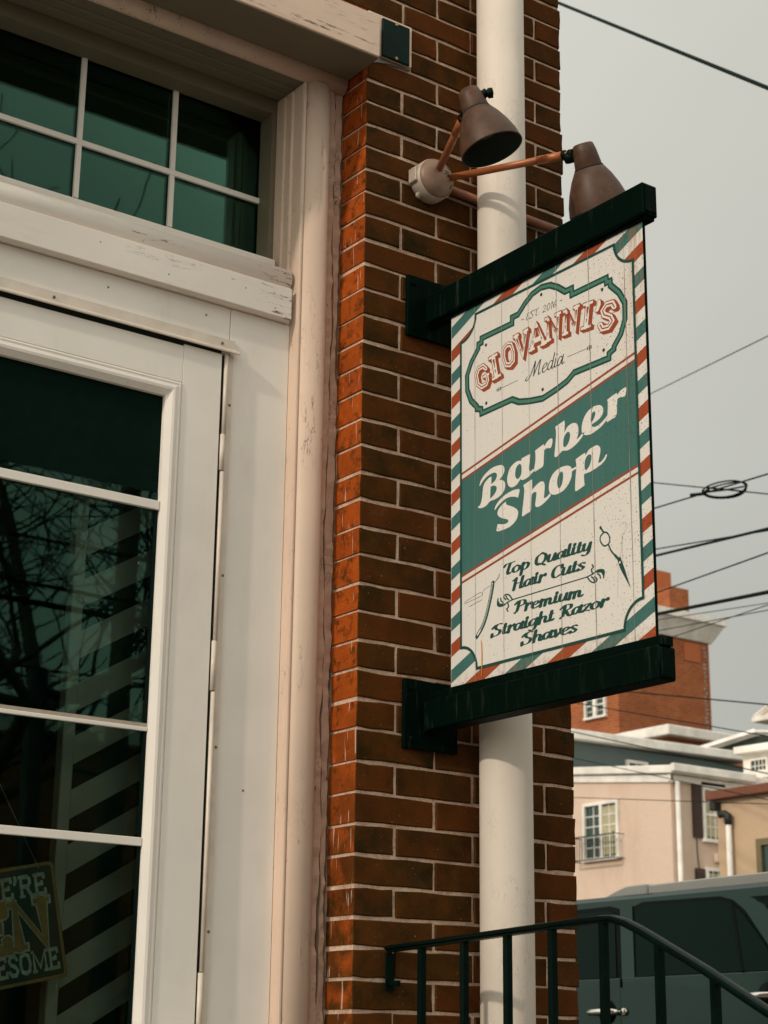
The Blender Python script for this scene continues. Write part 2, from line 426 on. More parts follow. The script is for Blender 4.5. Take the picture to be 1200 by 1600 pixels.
MAT['plate'] = plain('dark_cover_plate', (0.0025, 0.015, 0.0125), 0.6, 0, 0.25, 30, 0.1, 0.12)
MAT['brass'] = plain('brass_screw', (0.5, 0.36, 0.12), 0.4, 0.6)
MAT['screw'] = plain('zinc_screw', (0.16, 0.15, 0.12), 0.4, 0.5)
MAT['s_cream'] = make_sign_paint('sign_cream', (0.70, 0.675, 0.63), 0.12)
MAT['s_teal'] = make_sign_paint('sign_teal', (0.048, 0.150, 0.135), 0.45)
MAT['s_badge'] = make_sign_paint('sign_badge_green', (0.065, 0.19, 0.14), 0.2, False)
MAT['s_red'] = make_sign_paint('sign_red', (0.33, 0.062, 0.020), 0.35)
MAT['s_brown'] = make_sign_paint('sign_brown', (0.30, 0.060, 0.022), 0.2, False)
MAT['s_dark'] = make_sign_paint('sign_dark_green', (0.008, 0.060, 0.048), 0.15, False)
MAT['s_ink'] = make_sign_paint('sign_ink', (0.014, 0.030, 0.024), 0.1, False)
MAT['s_letter'] = make_sign_paint('sign_letter_cream', (0.74, 0.71, 0.66), 0.10)
MAT['s_line'] = make_sign_paint('sign_board_joint', (0.30, 0.28, 0.23), 0.3, False)
MAT['s_faint'] = make_sign_paint('sign_scratch', (0.34, 0.31, 0.25), 0.1, False)
MAT['rust_run'] = plain('rust_run', (0.62, 0.27, 0.06), 0.7)
MAT['o_board'] = plain('open_sign_board', (0.012, 0.035, 0.028), 0.6)
MAT['o_gold'] = plain('open_sign_gold', (0.34, 0.19, 0.065), 0.6, 0, 0.3, 60)
MAT['o_white'] = plain('open_sign_white', (0.42, 0.46, 0.40), 0.7, 0, 0.4, 90)
MAT['str_white'] = plain('stripe_white', (0.37, 0.35, 0.30), 0.6)
MAT['str_dark'] = plain('stripe_dark', (0.004, 0.020, 0.014), 0.7, 0, 0.2, 9, 0, 0.1)
MAT['asphalt'] = plain('asphalt', (0.05, 0.05, 0.048), 0.9, 0, 0.25, 4, 0.3)
MAT['concrete'] = plain('concrete', (0.28, 0.255, 0.22), 0.9, 0, 0.2, 3, 0.3)
MAT['earth'] = plain('ground', (0.08, 0.075, 0.055), 0.95, 0, 0.3, 1.0)
MAT['kerb'] = plain('kerb_stone', (0.38, 0.36, 0.32), 0.9, 0, 0.2, 3)
MAT['paintline'] = plain('road_paint', (0.75, 0.72, 0.62), 0.8)
MAT['pink'] = stucco('pink_stucco', (0.64, 0.49, 0.39), (0.50, 0.34, 0.24))
MAT['tan'] = stucco('tan_stucco', (0.50, 0.36, 0.24), (0.40, 0.27, 0.17), 3.0)
MAT['greywall'] = stucco('grey_render', (0.105, 0.135, 0.130), (0.08, 0.11, 0.105))
MAT['trim'] = plain('white_trim', (0.78, 0.74, 0.68), 0.6, 0, 0.22, 1.6)
MAT['fascia'] = plain('brown_fascia', (0.17, 0.055, 0.025), 0.7)
MAT['olive'] = plain('olive_frame', (0.15, 0.115, 0.055), 0.7)
MAT['shutter'] = plain('brown_shutter', (0.045, 0.022, 0.014), 0.6)
MAT['towerbrick'] = far_brick('tower_brick', (0.36, 0.105, 0.035), (0.27, 0.072, 0.026), (0.36, 0.19, 0.10))
MAT['block'] = plain('orange_block', (0.46, 0.125, 0.04), 0.85, 0, 0.08, 0.5)
MAT['farglass'] = plain('far_window_glass', (0.018, 0.045, 0.035), 0.12, 0, 0.2, 2)
MAT['curtain'] = plain('curtain', (0.42, 0.38, 0.24), 0.9, 0, 0.2, 6)
MAT['iron'] = plain('black_iron', (0.010, 0.014, 0.010), 0.6)
MAT['shingle'] = far_brick('grey_shingle', (0.075, 0.095, 0.08), (0.055, 0.075, 0.062), (0.035, 0.05, 0.042))
MAT['wire'] = plain('black_cable', (0.003, 0.010, 0.007), 0.8, 0, 0.1, 9, 0, 0.1)
MAT['car'] = plain('dark_green_car_paint', (0.005, 0.023, 0.0175), 0.14, 0.0, 0.06, 1.0, 0, 0.45, 0.0, (0.55, 0.9, 0.8))
MAT['carglass'] = plain('tinted_car_glass', (0.0008, 0.0050, 0.0034), 0.05, 0, 0.1, 1.0, 0, 0.11, 0.0, (0.3, 0.9, 0.7))
MAT['cartrim'] = plain('black_car_trim', (0.0012, 0.0070, 0.0048), 0.5, 0, 0.1, 9, 0, 0.1)
MAT['chrome'] = plain('chrome', (0.75, 0.72, 0.66), 0.12, 1.0, 0.02)
MAT['silver'] = plain('silver_rail', (0.52, 0.51, 0.48), 0.35, 0.2, 0.04)
MAT['tyre'] = plain('tyre_rubber', (0.012, 0.013, 0.012), 0.85)
MAT['tail'] = plain('red_lamp_lens', (0.35, 0.012, 0.01), 0.2)
MAT['bark'] = plain('bark', (0.055, 0.045, 0.034), 0.95, 0, 0.3, 12, 0.4)
MAT['pole_wood'] = plain('pole_wood', (0.06, 0.05, 0.038), 0.95, 0, 0.3, 8)
# ------------------------------------------------------------------ ground, road, pavement
GZ = -1.06          # road level; 0 is the eye of the camera
PZ = -0.94          # pavement level
structure('ground', MB().add([(-300, -300, GZ - 0.006), (300, -300, GZ - 0.006), (300, 300, GZ - 0.006), (-300, 300, GZ - 0.006)], [(0, 1, 2, 3)]), MAT['earth'])
structure('road', MB().add([(-80, -11.5, GZ), (90, -11.5, GZ), (90, -2.4, GZ), (-80, -2.4, GZ)], [(0, 1, 2, 3)]), MAT['asphalt'])
structure('side_road', MB().add([(3.2, -2.4, GZ - 0.001), (14.5, -2.4, GZ - 0.001), (14.5, 120, GZ - 0.001), (3.2, 120, GZ - 0.001)], [(0, 1, 2, 3)]), MAT['asphalt'])
mb = MB()
for i in range(-12, 16):
    mb.add([(i * 5, -7.0, GZ + 0.004), (i * 5 + 2.6, -7.0, GZ + 0.004), (i * 5 + 2.6, -6.88, GZ + 0.004), (i * 5, -6.88, GZ + 0.004)], [(0, 1, 2, 3)])
structure('lane_marking', mb, MAT['paintline'])
structure('pavement', MB().box(-60, 2.98, -2.18, 0.12, GZ - 0.2, PZ).box(0.68, 2.98, 0.121, 60, GZ - 0.2, PZ - 0.002), MAT['concrete'])
structure('kerb', MB().box(-60, 3.16, -2.36, -2.182, GZ - 0.2, PZ + 0.01).box(2.982, 3.16, -2.18, 60, GZ - 0.2, PZ + 0.008), MAT['kerb'])
structure('far_pavement', MB().box(-60, 80, -15.0, -11.7, GZ - 0.2, PZ), MAT['concrete'])
structure('far_kerb', MB().box(-60, 80, -11.698, -11.52, GZ - 0.2, PZ + 0.01), MAT['kerb'])
structure('side_pavement', MB().box(14.7, 16.5, -2.2, 120, GZ - 0.2, PZ), MAT['concrete'])

# ------------------------------------------------------------------ the corner shop building
shop = thing('corner_building', 'red brick corner shop building with a white glazed door and peeling cream timber surround', 'building', (0.33, 3.0, GZ))

# mortar body of the pier and the wall over the door; bricks stand a few millimetres proud of it
PIER_R = 0.662
core = MB().box(0.0035, PIER_R - 0.006, 0.0042, 6.0, -0.10, 2.95)
core.box(-1.6, 0.004, 0.0056, 0.40, 2.60, 2.95)
mort = core.build('mortar_bed', MAT['mortar'], shop)
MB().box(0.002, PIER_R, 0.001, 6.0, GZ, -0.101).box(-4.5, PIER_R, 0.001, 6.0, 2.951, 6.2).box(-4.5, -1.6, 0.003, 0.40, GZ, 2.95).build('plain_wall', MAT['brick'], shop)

BRICK_Z = [2.3914, 2.3262, 2.2637, 2.2006, 2.1381, 2.075, 2.0117, 1.9448, 1.8786, 1.8101, 1.7426, 1.6739, 1.6101, 1.5408, 1.4729, 1.4062, 1.3387, 1.2719, 1.204, 1.1366, 1.0664, 0.9985, 0.9314, 0.863, 0.7936, 0.7247, 0.6507, 0.5803, 0.5112, 0.4422, 0.373, 0.3059, 0.2405, 0.1733]
# rows above the top of the measured ones and below the last
BRICK_Z = [BRICK_Z[0] + 0.0650 * k for k in (8, 7, 6, 5, 4, 3, 2, 1)] + BRICK_Z
BRICK_Z += [BRICK_Z[-1] - 0.0675 * k for k in (1, 2, 3, 4)]
ROW0 = 8      # index of the joint measured at 2.3914: the row under it starts with a header
J = 0.0082

def brick_mesh(w, h, d, seed):
    """front face with a slightly wavering outline, a chamfer and the four sides; the back sits in the mortar"""
    rr = random.Random(seed)
    rim = [(0, 0), (w / 3, 0), (w * 2 / 3, 0), (w, 0), (w, h / 2), (w, h), (w * 2 / 3, h), (w / 3, h), (0, h), (0, h / 2)]
    out = []; inn = []; back = []; c = 0.0024
    for (x, z) in rim:
        jx = rr.uniform(-.0012, .0012); jz = rr.uniform(-.0019, .0019)
        ox, oz = x + jx, z + jz
        ix = ox + (c if x == 0 else -c if x == w else 0); iz = oz + (c if z == 0 else -c if z == h else 0)
        out.append((ox, c * rr.uniform(0.7, 1.5), oz)); inn.append((ix, rr.uniform(-.0008, .0004), iz)); back.append((ox, d, oz))
    n = 10; vs = out + inn + back
    fs = [tuple(range(n, 2 * n))]
    for i in range(n):
        j = (i + 1) % n
        fs.append((i, j, n + j, n + i)); fs.append((2 * n + i, 2 * n + j, j, i))
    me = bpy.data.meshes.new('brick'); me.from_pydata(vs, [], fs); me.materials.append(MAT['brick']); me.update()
    return me
_bc = {}
def put_brick(x0, x1, z0, z1, d=0.105, y=0.0):
    w = round(x1 - x0, 3); key = (w, round(d, 3), random.randrange(6))
    if key not in _bc: _bc[key] = brick_mesh(w, 0.0580, d, hash(key) & 0xffff)
    o = bpy.data.objects.new('brick', _bc[key]); COL.objects.link(o)
    o.location = (x0 + random.uniform(-.0007, .0007), y + random.uniform(-.0012, .0010), z0)
    o.scale.z = (z1 - z0) / 0.0580
    o.rotation_euler = (random.uniform(-.006, .006), 0, random.uniform(-.004, .004))
    o.parent = shop; o.matrix_parent_inverse = SHOP_INV
    return o
SHOP_INV = shop.matrix_basis.inverted()
GRID = {0: [0.113, 0.339, 0.565], 1: [0.226, 0.452]}
for i in range(len(BRICK_Z) - 1):
    zt, zb = BRICK_Z[i], BRICK_Z[i + 1]
    par = (i - ROW0) % 2
    js = [0.0] + GRID[par] + [PIER_R]
    if zb > 2.545:
        js = [-0.565, -0.339, -0.113] + GRID[par] + [PIER_R] if par == 0 else [-0.452, -0.226, 0.0] + GRID[par] + [PIER_R]
    elif zb > 2.43:
        js = ([0.137, 0.226, 0.452, PIER_R] if par else [0.137, 0.339, 0.565, PIER_R])
    for a, b in zip(js[:-1], js[1:]):
        a2 = a if a == 0.0 and zb < 2.53 else a + J / 2
        b2 = b + random.uniform(-0.007, 0.002) if b == PIER_R else b - J / 2
        put_brick(a2 + random.uniform(-.001, .001) * (a != 0), b2, zb + J / 2, zt - J / 2)

# a smear of lime mortar under the lintel end
MB().prism([(0.002, 2.436), (0.03, 2.446), (0.07, 2.455), (0.134, 2.459), (0.134, 2.4636), (0.002, 2.4636)], 'y', -0.0045, 0.02).build('mortar_smear', MAT['concrete'], shop)

# ---- lintel board over the opening, proud of the wall
LZ = 2.420
lint = MB().box(-1.7, -0.0055, -0.062, 0.0, LZ, LZ + 0.118).box(-1.7, -0.006, 0.0005, 0.101, LZ + 0.001, LZ + 0.117).box(-0.0050, 0.1335, -0.0105, 0.10, 2.4640, 2.5825)
lintel = lint.build('lintel', MAT['lintel'], shop, 0.002)
MB().prism([(-0.058, LZ + 0.1165), (0.004, LZ + 0.150), (0.004, LZ + 0.1165)], 'x', -1.7, -0.006).build('mortar_fillet', MAT['mortar'], shop)
MB().box(-1.7, -0.0065, -0.056, 0.0985, LZ - 0.0025, LZ + 0.0005).build('soffit_shade', MAT['shade_timber'], shop)  # thin dark sheet added to paint the shade under the lintel

# ---- timber casing round the opening: square post, bead and a half-round moulding, the same profile over the head
JX = -0.124         # face of the jamb
HZ = 2.386          # underside of the head
def round_profile(cx, cy, r, n=14, f=0.6):
    return [(cx + r * math.cos(a), cy - f * r * math.sin(a)) for a in [math.pi * k / n for k in range(n + 1)]]
casing = MB()
casing.box(JX, -0.0452, 0.102, 0.30, GZ + 0.3, HZ - 0.001)
cas = casing.build('casing_post', MAT['casing'], shop, 0.003)
mb = MB()
mb.prism(round_profile(-0.0800, 0.1022, 0.0350), 'z', GZ + 0.3, HZ + 0.004)
half = mb.build('round_moulding', MAT['casing'], cas)
mb = MB(); mb.prism(round_profile(-0.1192, 0.1018, 0.0043, 8), 'z', GZ + 0.3, HZ - 0.002); mb.build('bead', MAT['casing'], cas)
for y0, r in ((0.150, 0.006), (0.186, 0.005)):
    mb = MB(); mb.prism([(JX - r * math.sin(a), y0 + r * math.cos(a)) for a in [math.pi * k / 8 for k in range(9)]], 'z', 1.86, HZ - 0.012)
    mb.build('bead', MAT['casing'], cas)
for o in (half,):
    for p in o.data.polygons: p.use_smooth = len(p.vertices) == 4

head = MB().box(-1.7, -0.004, 0.1025, 0.30, HZ, 2.5).build('casing_head', MAT['shade_timber'], shop, 0.003)
mb = MB(); mb.prism([(y, z) for (z, y) in [(p[0], p[1]) for p in round_profile(2.4145, 0.102, 0.033, 14, 0.8)]], 'x', -1.7, -0.006)
hm = mb.build('round_moulding', MAT['casing'], head)
for p in hm.data.polygons: p.use_smooth = len(p.vertices) == 4
for y0 in (0.150, 0.186):
    MB().prism([(y0 + 0.005 * math.cos(a), HZ - 0.0055 * math.sin(a)) for a in [math.pi * k / 8 for k in range(9)]], 'x', -1.7, JX - 0.002).build('bead', MAT['shade_timber'], head)

# ---- strip of old filler between casing and brick, split by a long crack
def ragged(x_left, x_right, jl, jr, seed, y=0.108, thick=0.02):
    rr = random.Random(seed); n = 150; vs = []; fs = []
    l = r = 0.0
    for i in range(n + 1):
        z = GZ + 0.5 + (HZ - GZ - 0.5) * i / n
        l = l * 0.86 + rr.uniform(-1, 1) * jl; r = r * 0.86 + rr.uniform(-1, 1) * jr
        yy = y + rr.uniform(-.0025, .0025)
        vs += [(x_left(z) + l, yy, z), (x_right(z) + r, yy + rr.uniform(-.002, .002), z), (x_left(z) + l, yy + thick, z), (x_right(z) + r, yy + thick, z)]
        if i:
            a = 4 * (i - 1); b = 4 * i
            fs += [(a, a + 1, b + 1, b), (a, b, b + 2, a + 2), (a + 1, a + 3, b + 3, b + 1)]
    return MB().add(vs, fs)
crack = lambda z: -0.0255 + 0.0035 * math.sin(z * 4.1) + 0.0018 * math.sin(z * 15.0) + 0.0010 * math.sin(z * 41.0)
ragged(lambda z: -0.0450, lambda z: crack(z) - 0.0028, 0.0, 0.0019, 3, 0.1010).build('filler_strip', MAT['caulk'], shop)
ragged(lambda z: crack(z) + 0.0024, lambda z: -0.0058, 0.0014, 0.0016, 4, 0.1040).build('filler_strip', MAT['caulk'], shop)
MB().box(-0.0449, 0.0044, 0.126, 0.20, GZ + 0.4, HZ - 0.002).build('dark_gap', MAT['dark_gap'], shop)

# ---- white panels round the door
PY = 0.135
MB().box(-0.2915, JX - 0.0005, PY, 0.30, GZ + 0.3, 1.724).build('jamb_panel', MAT['white'], shop, 0.0015)
MB().box(-1.62, -0.2930, PY + 0.0005, 0.30, 1.600, 1.724).build('head_panel', MAT['white'], shop, 0.0015)
for px, pz in ((-0.245, 0.578), (-0.19, 1.10), (-0.16, 0.30)):
    pass
# ---- heavy board under the transom, with a rounded sill moulding and a sloping sill on it
db = MB().box(-1.62, -0.137, 0.108, 0.1345, 1.7255, 1.8085).build('transom_board', MAT['board'], shop, 0.0018)
MB().box(-1.62, JX - 0.001, 0.1350, 0.30, 1.7250, 1.8300).build('transom_rail', MAT['board'], shop)
mb = MB()
prof = [(0.1352, 1.8090)] + [(0.1345 + 0.027 - 0.041 * math.sin(a) , 1.8380 - 0.029 * math.cos(a)) for a in [math.pi * k / 10 for k in range(11)]] + [(0.19, 1.880), (0.19, 1.8305), (0.16, 1.8305)]
mb.prism([(0.136, 1.8092)] + [(0.140 - 0.024 * math.sin(a), 1.8395 - 0.0305 * math.cos(a)) for a in [math.pi * k / 10 for k in range(11)]] + [(0.200, 1.885), (0.200, 1.8310), (0.136, 1.8310)], 'x', -1.62, -0.1330)
sm = mb.build('sill_moulding', MAT['board'], shop)
for p in sm.data.polygons: p.use_smooth = len(p.vertices) == 4
MB().prism([(0.188, 1.886), (0.188, 1.9145), (0.2995, 1.973), (0.2995, 1.886)], 'x', -1.62, -0.1390).build('sill', MAT['board'], shop, 0.002)

# ---- transom window
tw = thing('transom_window', None, None, (-0.6, 0.285, 1.97)); tw.parent = shop; tw.matrix_parent_inverse = SHOP_INV
GY = 0.284
MB().box(-1.6, JX, GY, GY + 0.006, 1.95, HZ).build('glass_pane', MAT['glass'], tw)
MB().box(-0.1385, JX - 0.0003, 0.225, GY - 0.001, 1.93, HZ - 0.0005).build('sash_stile', MAT['shade_timber'], tw, 0.001)
MB().box(-1.6, -0.1387, 0.225, GY - 0.001, 2.344, HZ - 0.0006).build('sash_rail', MAT['shade_timber'], tw, 0.001)
MB().box(-1.6, -0.1388, GY - 0.008, GY - 0.0006, 2.107, 2.121).build('muntin', MAT['white'], tw)
for x in (-0.394, -0.6505, -0.907, -1.163):
    for za, zb in ((1.966, 2.1065), (2.1215, 2.3435)):
        MB().box(x - 0.0065, x + 0.0065, GY - 0.0082, GY - 0.0006, za, zb).build('muntin', MAT['white'], tw)

# ---- the storm door
door = thing('storm_door', None, None, (-0.75, 0.13, GZ + 0.42)); door.parent = shop; door.matrix_parent_inverse = SHOP_INV
DB = -0.62            # foot of the door
DL, DR = -1.235, -0.318
FY = 0.124            # face of the leaf
GLX, GRX = -1.10, -0.462
GT, GB = 1.4545, -0.45
def frame4(x0, x1, z0, z1, a0, a1, c0, c1, y0, y1, y2, y3):
    """a sloped moulding between an outer and an inner rectangle"""
    vs = [(x0, y0, z0), (x1, y0, z0), (x1, y0, z1), (x0, y0, z1), (a0, y1, c0), (a1, y1, c0), (a1, y1, c1), (a0, y1, c1)]
    return vs
MB().box(-0.4215, DR, FY, 0.15, DB, 1.597).build('door_stile', MAT['white'], door, 0.0012)
MB().box(DL, -1.14, FY, 0.15, DB, 1.597).build('door_stile', MAT['white'], door, 0.0012)
MB().box(-1.1395, -0.4220, FY, 0.15, 1.5005, 1.592).build('door_rail', MAT['white'], door, 0.0012)
MB().box(-1.1395, -0.4220, FY, 0.15, DB, -0.49).build('door_rail', MAT['white'], door, 0.0012)
def moulding_ring(rects, m, parent, name):
    """mitred moulding: list of (inset x0,x1,z0,z1,y) rings, joined side by side"""
    for side in range(4):
        mb = MB(); vs = []; fs = []
        for (x0, x1, z0, z1, y) in rects:
            c = [(x0, y, z0), (x1, y, z0), (x1, y, z1), (x0, y, z1)]
            vs += [c[side], c[(side + 1) % 4]]
        for i in range(len(rects) - 1): fs.append((2 * i, 2 * i + 1, 2 * i + 3, 2 * i + 2))
        mb.add(vs, fs); mb.build(name, m, parent)
def inset(d, y): return (-1.1395 + d, -0.4220 - d, -0.49 + d, 1.5005 - d, y)
moulding_ring([inset(0, FY + 0.003), inset(0.002, FY - 0.0015), inset(0.006, FY - 0.003), inset(0.011, FY - 0.0012), inset(0.0125, FY - 0.004), inset(0.020, FY - 0.0062), inset(0.026, FY - 0.005), inset(0.0395, FY + 0.006), inset(0.0400, FY + 0.016)], MAT['white'], door, 'glazing_moulding')
GX0, GX1 = -1.10, -0.4619
# sliding panes: the upper one stands behind an insect screen
MB().box(GX0, GX1, 0.1415, 0.1435, 1.2275, 1.461).build('insect_screen', MAT['screen'], door)
MB().box(GX0, GX1, 0.1385, 0.1425, -0.452, 1.2270).build('glass_pane', MAT['glass'], door)
for z0, z1, y0 in ((1.1845, 1.2055, 0.128), (0.6815, 0.6905, 0.1315), (0.4345, 0.4525, 0.1295), (-0.06, -0.042, 0.1295)):
    MB().box(GX0, GX1 - 0.0005, y0, 0.1383, z0, z1).build('muntin', MAT['white'], door, 0.0012)
MB().box(GX0, GX1 - 0.0006, 0.1340, 0.1382, 0.6910, 0.6990).build('muntin_weatherstrip', MAT['jbox'], door)
MB().box(GX1 - 0.009, GX1 - 0.0008, 0.1345, 0.1381, -0.45, 1.1840).build('sash_edge', MAT['cartrim'], door)
# drip cap over the door
dc = MB().box(-1.28, -0.2815, 0.1275, 0.1345, 1.613, 1.6395)
dcap = dc.build('drip_cap', MAT['trim_metal'], shop)
mb = MB(); mb.prism([(0.1274, 1.6125), (0.1150, 1.6105), (0.1085, 1.6035), (0.1085, 1.6005), (0.1130, 1.6000), (0.1190, 1.6065), (0.1274, 1.6085)], 'x', -1.28, -0.2770)
mb.build('drip_lip', MAT['trim_metal'], dcap)
MB().box(-1.28, -0.318, 0.1280, 0.1340, 1.5925, 1.6120).box(-1.28, -0.2818, 0.1330, 0.1345, 1.6398, 1.6418).build('dark_gap', MAT['dark_gap'], dcap)
for x in (-0.318, -0.756, -1.2):
    MB().lathe([(0.0, -0.0022), (0.0030, -0.0018), (0.0038, 0.0), (0.0038, 0.0012)], (x, 0.1265, 1.626), (0, 1, 0), 12).build('screw', MAT['screw'], dcap)
# continuous hinge down the right-hand edge
hinge = MB().box(-0.3025, -0.2860, 0.1270, 0.1347, DB, 1.5985).build('hinge_leaf', MAT['trim_metal'], shop)
MB().box(-0.3165, -0.3085, 0.1352, 0.1500, DB, 1.5980).build('dark_gap', MAT['dark_gap'], hinge)
segs = [(1.5985, 1.3985), (1.397, 1.309), (1.3055, 0.905), (0.9035, 0.79), (0.787, 0.18), (0.178, 0.02), (0.018, DB)]
for i, (zt, zb) in enumerate(segs):
    x = -0.3068 if i % 2 == 0 else -0.3090
    MB().tube([(x, 0.1230, zb), (x, 0.1230, zt)], 0.0052 if i % 2 == 0 else 0.0060, 12).build('hinge_barrel', MAT['trim_metal'], hinge)
for z in (1.475, 1.06, 0.665, 0.265, -0.2):
    MB().lathe([(0.0, -0.0020), (0.0026, -0.0016), (0.0032, 0.0), (0.0032, 0.001)], (-0.2915, 0.1262, z), (0, 1, 0), 10).build('screw', MAT['screw'], hinge)
for x, z in ((-0.36, 1.72 - 0.03), (-0.62, 1.69), (-0.212, 0.577)):
    MB().lathe([(0.0, -0.0008), (0.0024, -0.0006), (0.0028, 0.0006)], (x, PY, z), (0, 1, 0), 8).build('nail_head', MAT['fascia'] if z < 1 else MAT['screw'], shop)
for x, z in ((-0.185, 1.745), (-0.27, 1.775), (-0.66, 1.782), (-0.48, 1.752)):
    MB().lathe([(0.0, -0.0006), (0.0018, -0.0004), (0.0022, 0.0006)], (x, 0.108, z), (0, 1, 0), 8).build('nail_head', MAT['screw'], shop)

# ---- dark room behind the glass
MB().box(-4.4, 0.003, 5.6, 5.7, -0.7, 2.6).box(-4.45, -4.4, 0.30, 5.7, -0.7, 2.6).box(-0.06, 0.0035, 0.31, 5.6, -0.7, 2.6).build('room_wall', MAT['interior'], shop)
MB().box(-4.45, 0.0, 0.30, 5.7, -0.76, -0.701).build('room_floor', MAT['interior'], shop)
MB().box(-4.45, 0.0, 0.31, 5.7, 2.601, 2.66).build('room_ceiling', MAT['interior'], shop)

# ------------------------------------------------------------------ striped board standing inside the door
sb = thing('striped_board', 'white framed board with dark diagonal stripes behind the door glass', 'board', (-0.5, 0.28, -0.70))
def clip(poly, ax, lim, keep_less):
    out = []
    for i in range(len(poly)):
        a, b = poly[i], poly[(i + 1) % len(poly)]
        ia = (a[ax] <= lim) == keep_less or a[ax] == lim; ib = (b[ax] <= lim) == keep_less or b[ax] == lim
        if ia: out.append(a)
        if ia != ib:
            t = (lim - a[ax]) / (b[ax] - a[ax]); out.append(tuple(a[k] + (b[k] - a[k]) * t for k in (0, 1)))
    return out
def clip_rect(poly, x0, x1, y0, y1):
    for ax, lim, less in ((0, x0, False), (0, x1, True), (1, y0, False), (1, y1, True)):
        if len(poly) < 3: return []
        poly = clip(poly, ax, lim, less)
    return poly
SBY = 0.262
MB().box(-0.575, -0.345, SBY, SBY + 0.018, -0.70, 1.42).build('panel', MAT['str_white'], sb)
MB().box(-0.604, -0.576, SBY - 0.012, SBY + 0.020, -0.70, 1.45).build('frame_post', MAT['str_white'], sb, 0.002)
mb = MB()
for k in range(20):
    z = -0.70 + 0.1185 * k - 0.047
    p = clip_rect([(-0.575, z), (-0.345, z + 0.23 * 0.60), (-0.345, z + 0.23 * 0.60 + 0.055), (-0.575, z + 0.055)], -0.5748, -0.3452, -0.6995, 1.4195)
    if len(p) > 2:
        m1 = MB(); m1.prism(p, 'y', SBY - 0.0012, SBY + 0.001); m1.build('stripe', MAT['str_dark'], sb)
# ------------------------------------------------------------------ flat print: ribbons, nib strokes, letters
def ribbon(pts, w, closed=False, miter=0.45):
    """quad strip along 2-D points; w a width or a list of widths"""
    n = len(pts); ws = w if isinstance(w, (list, tuple)) else [w] * n
    P = [Vector(p) for p in pts]; L = []; Rr = []
    for i in range(n):
        a = P[i - 1] if (i > 0 or closed) else None
        b = P[(i + 1) % n] if (i < n - 1 or closed) else None
        d1 = (P[i] - a).normalized() if a is not None else None
        d2 = (b - P[i]).normalized() if b is not None else None
        if d1 is None: d1 = d2
        if d2 is None: d2 = d1
        n1 = Vector((-d1.y, d1.x)); n2 = Vector((-d2.y, d2.x)); m = n1 + n2
        if m.length < 1e-6: m = n1.copy()
        m.normalize(); k = 1.0 / max(miter, m.dot(n1))
        L.append(P[i] + m * ws[i] * 0.5 * k); Rr.append(P[i] - m * ws[i] * 0.5 * k)
    fs = []; vs = [tuple(p) for p in L] + [tuple(p) for p in Rr]
    for i in range(n if closed else n - 1):
        j = (i + 1) % n; fs.append((i, j, n + j, n + i))
    return vs, fs
def catmull(pts, sub=7):
    P = [Vector(p) for p in pts]
    if len(P) < 3: return [P[0].lerp(P[1], i / sub) for i in range(sub + 1)]
    out = []
    for i in range(len(P) - 1):
        p0 = P[i - 1] if i else P[0] * 2 - P[1]
        p3 = P[i + 2] if i + 2 < len(P) else P[-1] * 2 - P[-2]
        p1, p2 = P[i], P[i + 1]
        for s in range(sub):
            t = s / sub
            out.append(0.5 * ((2 * p1) + (p2 - p0) * t + (2 * p0 - 5 * p1 + 4 * p2 - p3) * t * t + (3 * p1 - p0 - 3 * p2 + p3) * t ** 3))
    out.append(P[-1]); return out

